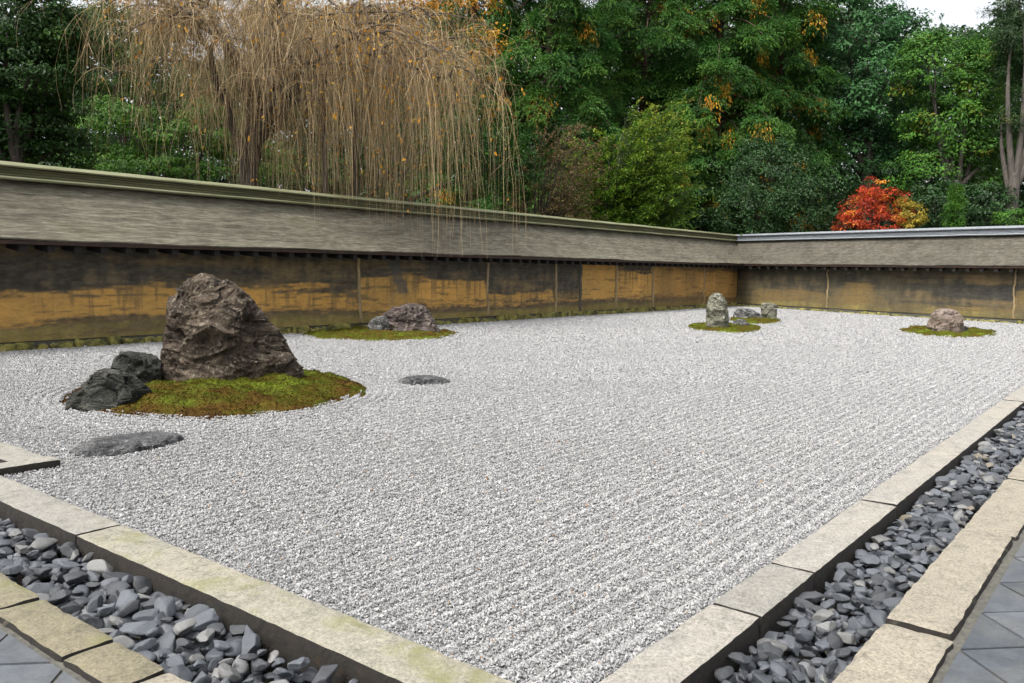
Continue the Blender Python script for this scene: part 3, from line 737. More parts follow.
for wall in 'AB':
    lo = X0 if wall == 'A' else Y0
    if wall == 'A':
        root = thing('clay_wall', 'long ochre clay wall with a mossy green ridge and black stains, under the weeping tree', 'wall', (12, YA+0.5, 0))
    else:
        root = thing('clay_wall', 'shorter dark clay wall with a blue-grey ridge, closing the far end of the gravel', 'wall', (xb(4)+0.5, 4, 0))
    root['kind'] = 'thing'
    org = np.array(root.location)
    def part(mb_or, name, mat, parent=root, smooth=False, attrs=None):
        if isinstance(mb_or, MB): o = mb_or.build(name, mat, parent, smooth)
        else: o = mesh_obj(name, mb_or[0], mb_or[1], mat, parent, smooth, attrs)
        o.matrix_parent_inverse = Matrix.Translation(-Vector(org)) if parent is root else Matrix.Identity(4)
        return o
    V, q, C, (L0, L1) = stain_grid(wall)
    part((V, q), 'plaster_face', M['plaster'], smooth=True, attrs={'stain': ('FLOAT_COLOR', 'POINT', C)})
    core = MB(); core.add(*sweep([(FACE+0.02, 0), (1-FACE, 0), (1-FACE, 1.9), (FACE+0.02, 1.9)], wall, lo)); part(core, 'wall_core', M['joint'])
    if wall == 'A':
        part(rubble('A', 2.0, XB-0.02, 0.12, 0.16), 'footing', mfoot, smooth=True)
    else:
        part(rubble('B', -1.0, YA-0.02, 0.07, 0.15), 'footing', mfoot, smooth=True)
    # roof: shingled slopes front and back with a thick eave edge
    nseg = 160 if wall == 'A' else 90
    prof = [(EO+0.02, ZE-0.02), (EO-0.018, ZE-0.018), (EO-0.03, ZE)]
    nst = 16
    for s in range(1, nst+1):
        f = s/nst; sag = -0.03*math.sin(math.pi*f)
        prof.append((EO+0.02+(RO-0.08-EO)*f, ZE+0.02+(ZT-ZE)*f+sag+(0.010 if s % 2 else 0)))
    prof += [(RO+0.1, ZT+0.015), (1.0-EO+0.03, ZE), (1-EO-0.02, ZE-0.02), (0.9, 1.66), (0.12, 1.66)]
    rf = MB(); rf.add(*sweep(prof, wall, lo, nseg, 0.012))
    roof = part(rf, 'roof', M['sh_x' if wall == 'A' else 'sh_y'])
    # red-brown fascia board under the shingles
    fb = MB(); fb.add(*sweep([(EO+0.002, ZE-0.07), (EO-0.008, ZE-0.023), (EO+0.1, ZE-0.023), (EO+0.1, ZE-0.07)], wall, lo)); part(fb, 'fascia_board', M['soffit'])
    # ridge: lower lip, stacked boards, rounded cap
    ma, mbp = ('ridge_moss', 'ridge_pale') if wall == 'A' else ('ridge_tile', 'ridge_tile_pale')
    def rel(pts): return [(RO+a, ZT+b_) for a, b_ in pts]
    lip = MB(); lip.add(*sweep(rel([(-0.21, -0.005), (-0.225, 0.015), (-0.2, 0.038), (0.2, 0.038), (0.225, 0.015), (0.21, -0.005)]), wall, lo, 40, 0.006))
    rid = part(lip, 'ridge', M[mbp])
    def sub(m_, name, mat):
        o = m_.build(name, mat, rid, smooth=False); o.matrix_parent_inverse = Matrix.Identity(4); return o
    bo = MB()
    for k in range(3):
        z0 = 0.0385+k*0.041; e = 0.15-0.008*k
        bo.add(*sweep(rel([(-e, z0), (-e-0.012, z0+0.012), (-e-0.012, z0+0.03), (-e, z0+0.0405), (e, z0+0.0405), (e+0.012, z0+0.03), (e+0.012, z0+0.012), (e, z0)]), wall, lo, 40, 0.006))
    sub(bo, 'ridge_boards', M[ma])
    cap = MB()
    cap.add(*sweep(rel([(-0.19, 0.162), (-0.2, 0.18), (-0.17, 0.2), (-0.09, 0.232), (0, 0.243), (0.09, 0.232), (0.17, 0.2), (0.2, 0.18), (0.19, 0.162)]), wall, lo, 40, 0.006))
    sub(cap, 'ridge_cap', M[mbp])
    # rafter ends under the eave
    step = 0.345
    p = (3.2 if wall == 'A' else 2.2)
    while p < (XB-0.15 if wall == 'A' else YA-0.15):
        a0, a1, z0, z1 = EO+0.03, 0.25, ZE-0.165, ZE-0.073
        h_ = 0.045
        bx = np.array([[-h_, a0, z0], [h_, a0, z0], [h_, a0, z1], [-h_, a0, z1], [-h_, a1, z0+0.06], [h_, a1, z0+0.06], [h_, a1, z1+0.06], [-h_, a1, z1+0.06]])
        Fq = np.array([[0, 1, 2, 3], [5, 4, 7, 6], [4, 0, 3, 7], [1, 5, 6, 2], [3, 2, 6, 7], [4, 5, 1, 0]])
        if wall == 'A': V = bx + np.array([p, YA, 0])
        else: V = np.stack([xb(p-bx[:, 0])+bx[:, 1], p-bx[:, 0], bx[:, 2]], -1)
        part((V, Fq), 'rafter', M['rafter']); p += step
    # posts showing in the clay
    posts = [(359, 'post', 0.10), (487.5, 'post', 0.10), (555.5, 'post', 0.11), (580.5, 'postd', 0.14), (616, 'post', 0.16), (652.5, 'post', 0.13), (704, 'post', 0.12)] if wall == 'A' else [(827.5, 'post', 0.07), (1014.5, 'post', 0.06)]
    for (ppx, mm, wd) in posts:
        c = float(at_y(ppx, 285, YA+FACE)[0]) if wall == 'A' else on_end_wall(ppx)
        ln = 0.04 if mm == 'post' else 0
        wd *= 0.72
        V, Fq = block(-wd/2, wd/2, -0.018, 0.05, 0.12, 1.6, seg=0.05, r=0.008, amp=0.006, seed=int(ppx))
        V[:, 0] += (0.9-V[:, 2])*ln + 0.022*noise(V*np.array([0, 0, 1]), 3.5, int(ppx)) + 0.012*noise(V*np.array([0, 0, 1]), 11, int(ppx))
        if wall == 'A': V = V + np.array([c, YA+FACE, 0])
        else: V = np.stack([xb(c-V[:, 0])+FACE+V[:, 1], c-V[:, 0], V[:, 2]], -1)
        part((V, Fq), 'post', M[mm], smooth=True)

# ------------------------------------------------------------------ moss mounds and rocks
def moss_mound(name, I, label, h, tufts, rough=0.12, seed=0, edge_brown=0.6, green=0.0):
    na, nr = 120, 40
    a = np.linspace(0, 2*math.pi, na, endpoint=False)
    dirs = np.stack([np.cos(a), np.sin(a), 0*a], -1)
    edge = 1 + 0.6*rough*fbm(dirs*1.2+seed, 1.3, 3, seed) + 0.02*noise(dirs*9, 1, seed) + 0.015*noise(dirs*25, 1, seed)
    def pos(r, ang, e):
        lx, ly = np.cos(ang)*r*e*I['a'], np.sin(ang)*r*e*I['b']
        P = I['c'][None] + lx[:, None]*I['u'] + ly[:, None]*I['v']; P[:, 2] = 0
        zz = h*(1-np.clip(r, 0, 1)**1.7)
        P[:, 2] = zz - 0.012 + 0.055*fbm(P, 5, 4, seed+3)*np.clip((1-r)*6+0.4, 0, 1) + 0.02*np.clip((1.0-r)*10, 0, 1)
        return P
    r = np.sqrt(np.linspace(0.0004, 1, nr))
    Rg, Ag = np.meshgrid(r, a, indexing='ij'); Eg = np.broadcast_to(edge, Rg.shape)
    V = pos(Rg.ravel(), Ag.ravel(), Eg.ravel())
    i, j = np.meshgrid(np.arange(nr-1), np.arange(na), indexing='ij'); j2 = (j+1) % na
    q = np.stack([i*na+j, (i+1)*na+j, (i+1)*na+j2, i*na+j2], -1).reshape(-1, 4)
    def tint(P, rr):
        lx = ((P-I['c'])@I['u'])/I['a']
        g = (0.5 if green else 0.66) + green*(0.42*np.clip(lx+0.3, -0.6, 0.6)) + 0.55*fbm(P, 2.2, 4, seed+9) + 0.8*fbm(P, 9, 4, seed) - edge_brown*np.clip((rr-0.6)/0.4, 0, 1)**1.5*(0.5+0.8*noise(P, 2.4, seed+5))
        return np.clip(g, 0, 1)
    tv = tint(V, Rg.ravel()); tf = tv[q].mean(1)
    # tufts
    rr = np.sqrt(rng.random(tufts)); aa = rng.random(tufts)*2*math.pi
    ee = np.interp(aa, np.append(a, 2*math.pi), np.append(edge, edge[0]))
    Pb = pos(rr, aa, ee); sz = rng.uniform(0.006, 0.015, tufts)
    th = rng.random(tufts)*6.28; wv_ = np.stack([np.cos(th), np.sin(th), 0*th], -1)*sz[:, None]*0.55
    lean = np.stack([rng.normal(0, .5, tufts), rng.normal(0, .5, tufts), np.ones(tufts)], -1)*sz[:, None]
    TV = np.stack([Pb-wv_, Pb+wv_, Pb+lean], 1).reshape(-1, 3); TF = np.arange(tufts*3).reshape(-1, 3) + len(V)
    tt = np.clip(tint(Pb, rr) + rng.normal(0, 0.16, tufts), 0, 1)
    o = mesh_obj(name, np.concatenate([V, TV])-I['c'], [q, TF], M['moss'], smooth=False, attrs={'tint': ('FLOAT', 'FACE', np.concatenate([tf, tt]))})
    o.location = I['c']; tag(o, label, 'moss'); return o
moss_mound('moss_mound', ISL['main'], 'largest moss mound, rust-edged, under the tall brown rock', 0.15, 34000, 0.12, 3, 0.6, 0.8)
moss_mound('moss_mound', ISL['second'], 'flat bright moss patch round the reclining rock by the long wall', 0.05, 12000, 0.10, 14, 0.1)
moss_mound('moss_mound', ISL['third'], 'thin moss patch under the pale standing rock near the far corner', 0.05, 7000, 0.12, 25, 0.15)
moss_mound('moss_mound', ISL['fourth'], 'small moss patch below the squared upright stone near the far corner', 0.05, 6000, 0.12, 36, 0.1)
moss_mound('moss_mound', ISL['fifth'], 'moss patch round the pinkish dome rock by the end wall', 0.05, 8000, 0.12, 47, 0.25)

def rock_shape(sil, depth=0.6, zbase=0.0, seed=0, amp=0.05, facets=14, sq=2.6, strata=0.0, rot=0.0, back=0.0, bury=0.12, lod=1.0, chip=1.0, turn=0.0):
    """sil: (py, px_left, px_right) from the top down to the foot; depth: thickness / width"""
    sil = sorted(sil); pyb = sil[-1][0]; pxc = (sil[-1][1]+sil[-1][2])/2
    P0 = at(pxc, pyb, zbase); D = (P0-EYE)@FW; k = D/F_PX
    v = np.array([P0[0], P0[1], 0]); v /= np.linalg.norm(v); u = np.array([v[1], -v[0], 0])
    zz = np.array([(pyb-s[0])*k for s in sil])[::-1]; lft = np.array([(s[1]-pxc)*k for s in sil])[::-1]; rgt = np.array([(s[2]-pxc)*k for s in sil])[::-1]
    Wd = (rgt-lft).max(); H = zz.max()
    nz, na = int(90*lod), int(170*lod)
    s = np.linspace(0, 1, nz); zl = -bury + (H+bury)*(1-(1-s)**1.35)
    L, R = np.interp(zl, zz, lft), np.interp(zl, zz, rgt)
    ctr, hw = (L+R)/2, (R-L)/2
    hw[-1] *= 0.02
    wmax = Wd/2
    dp = depth*wmax*np.clip((hw/wmax), 0, 1)**0.75
    a = np.linspace(0, 2*math.pi, na, endpoint=False); ca, sa = np.cos(a), np.sin(a)
    den = (np.abs(ca)**sq + np.abs(sa)**sq)**(-1/sq)
    X = ctr[:, None] + hw[:, None]*den*ca; Yd = dp[:, None]*den*sa; Z = np.broadcast_to(zl[:, None], X.shape)
    V = np.stack([X, Yd, Z], -1).reshape(-1, 3)
    V[:, 1] += back*V[:, 2]
    r_ = np.random.default_rng(seed); cen = np.array([0, 0, H*0.4])
    for _ in range(facets):
        n = np.array([r_.normal(0, 0.55), -abs(r_.normal(0, 1)) if r_.random() < 0.75 else abs(r_.normal(0, 1)), r_.normal(0.0, 0.22)])
        n /= np.linalg.norm(n)
        d = (V-cen)@n; c = np.quantile(d, r_.uniform(0.86, 0.97))
        V = V - np.where(d > c, (d-c)*0.85, 0)[:, None]*n
    sc = 1/max(Wd, H)
    dirs = V-np.array([0, 0, 0]); dirs = dirs - np.stack([np.interp(V[:, 2], zl, ctr), 0*V[:, 0], 0.75*V[:, 2]], -1)
    dirs /= np.linalg.norm(dirs, axis=1)[:, None]+1e-6
    Ps = V.copy()
    if rot: c_, s_ = math.cos(rot), math.sin(rot); Ps = np.stack([V[:, 0]*c_-V[:, 2]*s_, V[:, 1], V[:, 0]*s_+V[:, 2]*c_], -1)
    if strata: Ps = Ps*np.array([0.6, 0.6, 1+2.5*strata])
    for K, wt, ti in ((30, 0.7, 0.3), (130, 0.6, 0.38)):              # chipped planes
        sel = r_.choice(len(V), K, replace=False); c_p = V[sel]; n_p = dirs[sel] + r_.normal(0, ti, (K, 3)); n_p /= np.linalg.norm(n_p, axis=1)[:, None]
        jit = np.stack([noise(V, 7*sc, seed+31), noise(V, 7*sc, seed+32), noise(V, 7*sc, seed+33)], -1)*0.05/sc
        near = np.argmin(((V+jit)[:, None, :]-c_p[None])**2 @ np.ones(3), axis=1) if len(V)*K < 2e6 else np.concatenate([np.argmin((((V+jit)[q_:q_+4000, None, :]-c_p[None])**2).sum(-1), axis=1) for q_ in range(0, len(V), 4000)])
        hgt = ((V-c_p[near])*n_p[near]).sum(1)
        V = V - np.repeat(np.clip((1-s)/0.2, 0.1, 1), na)[:, None]*n_p[near]*np.clip(hgt*wt*chip, -0.08*chip/sc, 0.08*chip/sc)[:, None]
    n0 = fbm(Ps, 3.2*sc, 3, seed+1); rid = 1-2*np.abs(fbm(Ps, 6*sc, 5, seed+2, 0.55)); n2 = fbm(Ps, 22*sc, 4, seed+3, 0.6)
    cellP = Ps + 0.12/sc*0.3*np.stack([noise(Ps, 5*sc, seed+11), noise(Ps, 5*sc, seed+12), noise(Ps, 5*sc, seed+13)], -1)
    step_ = np.floor((fbm(cellP, 4.5*sc, 2, seed+6)+1)*7)/7-1           # broken, stepped faces
    tp = np.repeat(np.clip((1-s)/0.22, 0.15, 1), na)
    V = V + tp[:, None]*dirs*((n0*0.6 + (rid-0.4)*0.55 + n2*0.7 + step_*0.5)*amp/sc)[:, None]
    X2 = V[:, 0].reshape(nz, na); lo_, hi_ = X2.min(1, keepdims=True), X2.max(1, keepdims=True)      # hold the outline
    jl = 0.013*Wd*fbm(np.stack([zl*0+3, zl*0, zl], -1), 9*sc, 4, seed+21); jr2 = 0.013*Wd*fbm(np.stack([zl*0+9, zl*0, zl], -1), 9*sc, 4, seed+22)
    T2 = (X2-lo_)/(hi_-lo_+1e-6); X3 = (L+jl)[:, None]*(1-T2) + (R+jr2)[:, None]*T2
    keep = np.clip((0.985-s)/0.03, 0, 1)[:, None]
    V[:, 0] = (X3*keep + X2*(1-keep)).ravel()
    if turn: ct, st_ = math.cos(turn), math.sin(turn); V = np.stack([V[:, 0]*ct-V[:, 1]*st_, V[:, 0]*st_+V[:, 1]*ct, V[:, 2]], -1)
    Wp = P0[None] + V[:, :1]*u + (V[:, 1:2] + depth*wmax*0.85)*v + V[:, 2:]*np.array([0, 0, 1.0])
    i, j = np.meshgrid(np.arange(nz-1), np.arange(na), indexing='ij'); j2 = (j+1) % na
    q = np.stack([i*na+j, i*na+j2, (i+1)*na+j2, (i+1)*na+j], -1).reshape(-1, 4)
    cap_ = (np.arange(na)+(nz-1)*na)[None]
    return Wp, q, cap_, P0 + v*depth*wmax*0.85
def rock(name, sils, label, mat, *a, **kw):
    if not isinstance(sils[0], list): sils = [sils]
    m_ = MB()
    for k, sl_ in enumerate(sils):
        aa = list(a); aa[2] += 7*k
        Wp, q, cap_, c = rock_shape(sl_, *aa, **kw); m_.add(Wp, [q, cap_])
        if k == 0: c0 = c
    o = m_.build(name, mat, None, True, origin=c0); o.location = c0
    return tag(o, label, 'rock')

RM = dict(
    big=rock_mat('brown_chert', [(0.018, 0.014, 0.011), (0.068, 0.05, 0.036), (0.142, 0.108, 0.076), (0.24, 0.195, 0.145)], 4.2, (0.42, 0.36, 0.28), 0.55, 0.0, 1.4),
    dark=rock_mat('dark_grey_schist', [(0.014, 0.015, 0.014), (0.04, 0.042, 0.036), (0.075, 0.077, 0.066), (0.14, 0.135, 0.11)], 3.4, (0.25, 0.24, 0.195), 0.6, 0.0, 1.3),
    flat=rock_mat('grey_flat_slate', [(0.025, 0.026, 0.028), (0.085, 0.085, 0.09), (0.18, 0.18, 0.182), (0.27, 0.27, 0.27)], 6.5, (0.38, 0.38, 0.37), 0.54, 0.0, 1.4),
    purple=rock_mat('purplish_brown_rock', [(0.04, 0.031, 0.029), (0.10, 0.077, 0.069), (0.17, 0.135, 0.118), (0.25, 0.21, 0.175)], 2.4, (0.33, 0.29, 0.23), 0.57, 0.0, 1.2),
    pale=rock_mat('pale_lichened_rock', [(0.06, 0.06, 0.043), (0.15, 0.15, 0.108), (0.25, 0.244, 0.188), (0.38, 0.37, 0.32)], 2.4, (0.46, 0.44, 0.39), 0.54, 0.0, 1.2),
    streak=rock_mat('streaked_grey_rock', [(0.024, 0.024, 0.024), (0.09, 0.09, 0.087), (0.21, 0.21, 0.20), (0.36, 0.35, 0.33)], 2.8, (0.5, 0.49, 0.46), 0.53, 1.2, 1.2),
    pink=rock_mat('pinkish_conglomerate', [(0.07, 0.048, 0.038), (0.20, 0.15, 0.12), (0.33, 0.265, 0.225), (0.46, 0.37, 0.31)], 5.0, (0.42, 0.25, 0.13), 0.6, 0.0, 1.3),
)
zm = 0.05
rock('rock', [(274.5, 200, 207), (277, 196, 212), (282, 192, 218), (287, 187, 231), (292, 183, 240), (297, 176, 247), (302, 170, 254), (310, 168, 259), (322, 168, 268), (332, 167, 279), (345, 166, 287), (358, 165, 293), (370, 164, 298), (381, 163, 304), (389, 163, 306)],
     'tall jagged brown rock, biggest in the garden, standing on the rust-edged moss', RM['big'], 0.75, zm, 5, 0.046, 16, 2.8, bury=0.25, lod=1.7)
rock('rock', [[(352.5, 127, 133), (354.5, 123, 142), (357, 119, 157), (360, 116, 160), (368, 113, 160.5), (378, 110, 160.5), (388, 112, 160), (396, 116, 156)],
              [(370, 105, 113), (372.5, 100, 124), (377, 95, 131), (385, 88, 140), (392, 79, 147), (400, 73, 150), (406, 70, 148), (411, 69, 143)]],
     'black two-humped rock beside the tall brown rock', RM['dark'], 0.6, 0.0, 16, 0.05, 26, 3.2, rot=0.6, strata=0.25, bury=0.2, lod=1.2, chip=1.25)
rock('rock', [(442.5, 112, 158), (444, 96, 174), (447, 82, 184), (451, 74, 188), (456, 72, 190)],
     'long flat grey rock sunk in gravel in front of the rust-edged moss', RM['flat'], 0.62, -0.02, 23, 0.035, 10, 2.1, bury=0.06, lod=1.2, chip=0.35, turn=0.42)
rock('rock', [(378, 412, 432), (379.5, 404, 443), (382, 398, 450), (386.5, 396, 452)],
     'small low dark rock lying alone in open gravel, away from any moss', RM['flat'], 0.62, -0.02, 31, 0.05, 10, 2.1, bury=0.06, chip=0.5, turn=0.15)
rock('rock', [(304.5, 408, 416), (307, 400, 423), (311, 391, 428), (316, 382, 432), (322, 377, 436), (328, 376, 439), (332, 378, 441)],
     'purplish reclining rock on the bright moss patch by the long wall', RM['purple'], 0.7, 0.02, 42, 0.035, 10, 2.5)
rock('rock', [(316.5, 379, 384), (319, 373, 387), (323, 369, 389), (328, 367, 389), (333, 370, 387)],
     'small pale grey stone at the foot of the purplish reclining rock', RM['streak'], 0.8, 0.03, 53, 0.05, 8, 2.4)
rock('rock', [(293.2, 713, 718), (295.5, 710, 721), (299, 708, 723), (305, 706.5, 726), (312, 705.5, 727.5), (320, 705.5, 728.5), (328, 706, 728.5)],
     'pale grey standing rock with green lichen near the far corner', RM['pale'], 0.8, 0.03, 61, 0.05, 9, 2.6)
rock('rock', [(319.5, 738, 742), (321.5, 734.5, 746), (324, 732.5, 748.5), (327, 731.5, 749.5)],
     'little pale stone at the foot of the pale standing rock', RM['streak'], 0.8, 0.02, 71, 0.04, 6, 2.2)
rock('rock', [(309, 737, 744), (310.5, 735.5, 753), (313, 734, 758), (316, 733, 761.5), (319.5, 733, 762.5)],
     'low streaked black and white rock beside the squared upright stone', RM['streak'], 0.7, 0.02, 83, 0.05, 8, 2.4, strata=0.5, rot=0.5)
rock('rock', [(303.2, 763, 775), (304.2, 760.8, 776), (308, 760.5, 776.3), (314, 760.8, 776.5), (319, 761.5, 776)],
     'squared upright grey stone with a flat top near the far corner', RM['pale'], 0.8, 0.02, 91, 0.03, 8, 4.0)
rock('rock', [(309.3, 939, 948), (311, 935, 954), (314, 932, 958), (318, 930.5, 960.5), (324, 928.5, 961.5), (332, 927, 963)],
     'rounded pinkish dome rock on moss by the end wall', RM['pink'], 0.85, 0.03, 103, 0.035, 6, 2.2)
rock('rock', [(326, 961.5, 965), (328, 960, 967.5), (331.5, 959.5, 968)],
     'tiny dark stone at the foot of the pinkish dome rock', RM['dark'], 0.8, 0.03, 113, 0.04, 6, 2.4, lod=0.6)

# ------------------------------------------------------------------ trees
def unit(v): return v/(np.linalg.norm(v, axis=-1, keepdims=True)+1e-9)
def leaf_quads(P, axis, normal, length, width):
    """rhombic leaves: P base, axis along the leaf"""
    A = unit(axis)*length[:, None]; B = unit(np.cross(axis, normal))*width[:, None]*0.5; Nn = unit(normal)*(length*0.12)[:, None]
    V = np.stack([P, P+A*0.45+B+Nn, P+A, P+A*0.45-B+Nn], 1).reshape(-1, 3)
    return V, np.arange(len(P)*4).reshape(-1, 4)
LM = dict(
    maple_dark=leaf_mat('dark_maple_leaf', [(0, (0.00972, 0.0288, 0.0048)), (0.5, (0.01782, 0.0576, 0.0072)), (0.85, (0.03645, 0.096, 0.0096)), (1, (0.06078, 0.1152, 0.012))]),
    maple=leaf_mat('green_maple_leaf', [(0, (0.02376, 0.064, 0.008)), (0.5, (0.054, 0.1408, 0.0128)), (0.9, (0.0972, 0.2048, 0.02)), (1, (0.136, 0.128, 0.016))]),
    cedar=leaf_mat('cypress_spray', [(0, (0.02106, 0.06528, 0.0133)), (0.45, (0.03861, 0.119, 0.0209)), (0.78, (0.07898, 0.192, 0.0285)), (0.85, (0.208, 0.228, 0.01425)), (0.91, (0.52, 0.288, 0.0171)), (1, (0.416, 0.138, 0.0133))], 0.25),
    oak=leaf_mat('blue_green_oak_leaf', [(0, (0.01782, 0.06178, 0.02261)), (0.5, (0.0401, 0.1208, 0.03714)), (0.9, (0.07239, 0.1922, 0.05491)), (1, (0.1155, 0.1716, 0.105))]),
    light=leaf_mat('light_green_leaf', [(0, (0.02495, 0.07286, 0.0126)), (0.5, (0.0567, 0.1579, 0.02016)), (0.85, (0.1021, 0.2307, 0.02205)), (1, (0.168, 0.167, 0.0189))]),
    pine=leaf_mat('dark_pine_needle', [(0, (0.01013, 0.0288, 0.009)), (0.6, (0.0243, 0.06, 0.015)), (0.9, (0.05063, 0.09, 0.015)), (1, (0.0825, 0.0525, 0.015))]),
    camellia=leaf_mat('glossy_camellia_leaf', [(0, (0.0104, 0.03168, 0.0084)), (0.5, (0.02228, 0.0616, 0.0156)), (0.92, (0.04084, 0.0968, 0.024)), (1, (0.0891, 0.1496, 0.048))], 0.15, 0.42),  # dark species, its greens darkened further to stand in for shade under the canopy
    red=leaf_mat('red_maple_leaf', [(0, (0.1125, 0.0168, 0.01)), (0.35, (0.3375, 0.0364, 0.016)), (0.75, (0.5625, 0.084, 0.025)), (1, (0.6875, 0.28, 0.04))], 0.35),
    yellow=leaf_mat('yellow_shrub_leaf', [(0, (0.12, 0.11, 0.012)), (0.5, (0.27, 0.23, 0.025)), (1, (0.45, 0.32, 0.05))], 0.35),
    orange=leaf_mat('orange_leaf', [(0, (0.28, 0.11, 0.012)), (0.5, (0.5, 0.24, 0.02)), (1, (0.6, 0.36, 0.04))], 0.4),
    autumn=leaf_mat('turning_shrub_leaf', [(0, (0.04219, 0.092, 0.009)), (0.4, (0.09281, 0.184, 0.0126)), (0.7, (0.2194, 0.2852, 0.027)), (0.85, (0.275, 0.184, 0.0405)), (1, (0.3, 0.09775, 0.0315))]),
    rust=leaf_mat('rust_shrub_leaf', [(0, (0.0675, 0.088, 0.015)), (0.4, (0.11, 0.085, 0.03)), (0.8, (0.2, 0.105, 0.05)), (1, (0.26, 0.12, 0.06))]),
    far=leaf_mat('far_wood_leaf', [(0, (0.00972, 0.0288, 0.0072)), (0.6, (0.02025, 0.0528, 0.012)), (1, (0.0405, 0.0816, 0.015))], 0.15),
)
BK = dict(grey=bark_mat('grey_bark', (0.03, 0.026, 0.022), (0.11, 0.095, 0.08)), dark=bark_mat('dark_bark', (0.012, 0.01, 0.008), (0.05, 0.04, 0.03)),
          cherry=bark_mat('cherry_bark', (0.022, 0.017, 0.013), (0.085, 0.066, 0.05)), red=bark_mat('cedar_bark', (0.03, 0.018, 0.012), (0.09, 0.055, 0.035)))
twig_m = leaf_mat('tan_twig', [(0, (0.07, 0.05, 0.028)), (0.35, (0.20, 0.14, 0.072)), (0.7, (0.35, 0.255, 0.135)), (1, (0.5, 0.39, 0.23))], 0.0, 0.8)

class Leaves:
    def __init__(s): s.v, s.f, s.t, s.n = [], [], [], 0
    def add(s, P, axis, normal, length, width, tint):
        V, Fq = leaf_quads(P, axis, normal, length, width); s.v.append(V); s.f.append(Fq+s.n); s.t.append(tint); s.n += len(V)
    def build(s, name, mat, parent, origin):
        o = mesh_obj(name, np.concatenate(s.v)-np.asarray(origin), np.concatenate(s.f), mat, parent, attrs={'tint': ('FLOAT', 'FACE', np.clip(np.concatenate(s.t), 0, 1))})
        return o
def blob(px, py, rx, ry, D, rd=None):
    c = at_d(px, py, D); k = D/F_PX
    return c, np.array([rx*k, rd if rd else (rx+ry)/2*k, ry*k])
def frame_at(c):
    v = np.array([c[0], c[1], 0]); v /= np.linalg.norm(v); return np.array([v[1], -v[0], 0]), v
def clump_leaves(Lv, centers, outs, r, n, lsize, tint0, flat=0.5, asp=0.5, droop=0.3):
    m = len(centers); C = np.repeat(centers, n, 0); O = np.repeat(outs, n, 0); Rr = np.repeat(r, n)
    d = unit(rng.normal(size=(m*n, 3))); rad = rng.random(m*n)**0.45
    off = d*rad[:, None]*Rr[:, None]; off[:, 2] *= flat
    P = C+off
    nrm = unit(0.9*d*np.array([1, 1, 1]) + 0.8*O + np.array([0, 0, 0.7]) + rng.normal(0, 0.45, (m*n, 3)))
    ax = unit(np.cross(nrm, rng.normal(size=(m*n, 3))) + 0.35*d - np.array([0, 0, droop]))
    ln = lsize*np.exp(rng.normal(0, 0.25, m*n))
    t = np.repeat(tint0, n) + rng.normal(0, 0.13, m*n)
    Lv.add(P, ax, nrm, ln, ln*asp, t)
def limb(pm, p0, p1, r0, r1, bend=0.15, n=8, sides=7):
    p0, p1 = np.asarray(p0, float), np.asarray(p1, float); L = np.linalg.norm(p1-p0)
    mid = (p0+p1)/2 + rng.normal(0, bend*L*0.5, 3) + np.array([0, 0, bend*L*0.5])
    pts = bezier(p0, mid, p1, n); pm.add(*tube(pts, np.linspace(r0, r1, n), sides)); return pts
def broadleaf(name, label, cat, base, blobs, leafm, barkm, dens=3.2, cl=(0.3, 0.6), n=70, ls=0.1, tr=0.22, flat=0.5, asp=0.5, group=None, tint=(0.5, 0.2), droop=0.3, sparse=0.0):
    base = np.asarray(base, float); root = thing(name, label, cat, base, group)
    tm = MB(); Lv = Leaves()
    top = max((b_[0] for b_ in blobs), key=lambda c: c[2])
    fork = base + (np.mean([b_[0] for b_ in blobs], 0)-base)*np.array([0.3, 0.3, 0.5])
    fork[2] = base[2] + (top[2]-base[2])*0.45
    limb(tm, base-np.array([0, 0, 0.1]), fork, tr, tr*0.7, 0.06, 10, 9)
    for c, R in blobs:
        limb(tm, fork - np.array([0, 0, rng.uniform(0, .25)*(fork[2]-base[2])]), c, tr*0.5, tr*0.12, 0.18)
        u, v = frame_at(c)
        area = 4*math.pi*((R[0]*R[1])**1.6/3+(R[0]*R[2])**1.6/3+(R[1]*R[2])**1.6/3)**(1/1.6)
        m = max(6, int(area*dens))
        d = unit(rng.normal(size=(m, 3)) + np.array([0, 0, 0.25])); rad = rng.uniform(0.55, 1.02, m)**0.7
        lump = 1+0.22*fbm(d*1.6+c, 1, 3, int(abs(c[0]*10)))
        off = d*(rad*lump)[:, None]*R
        P = c + off[:, :1]*u + off[:, 1:2]*v + off[:, 2:]*np.array([0, 0, 1.0])
        if sparse: P = P[fbm(P, 0.6, 3, 5) > -0.5+sparse]
        outs = unit(P-c)
        m = len(P)
        rr = rng.uniform(cl[0], cl[1], m)
        # twig into each outer clump
        for q in range(0, m, 6): tm.add(*tube(np.stack([c+(P[q]-c)*0.25, c+(P[q]-c)*0.6+np.array([0, 0, .05]), P[q]]), [tr*0.12, tr*0.07, tr*0.03], 4))
        t0 = tint[0] + rng.normal(0, tint[1], m)
        clump_leaves(Lv, P, outs, rr, n, ls, t0, flat, asp, droop)
    tm.build('trunk', barkm, root, True, origin=base); Lv.build('crown', leafm, root, base)
    return root
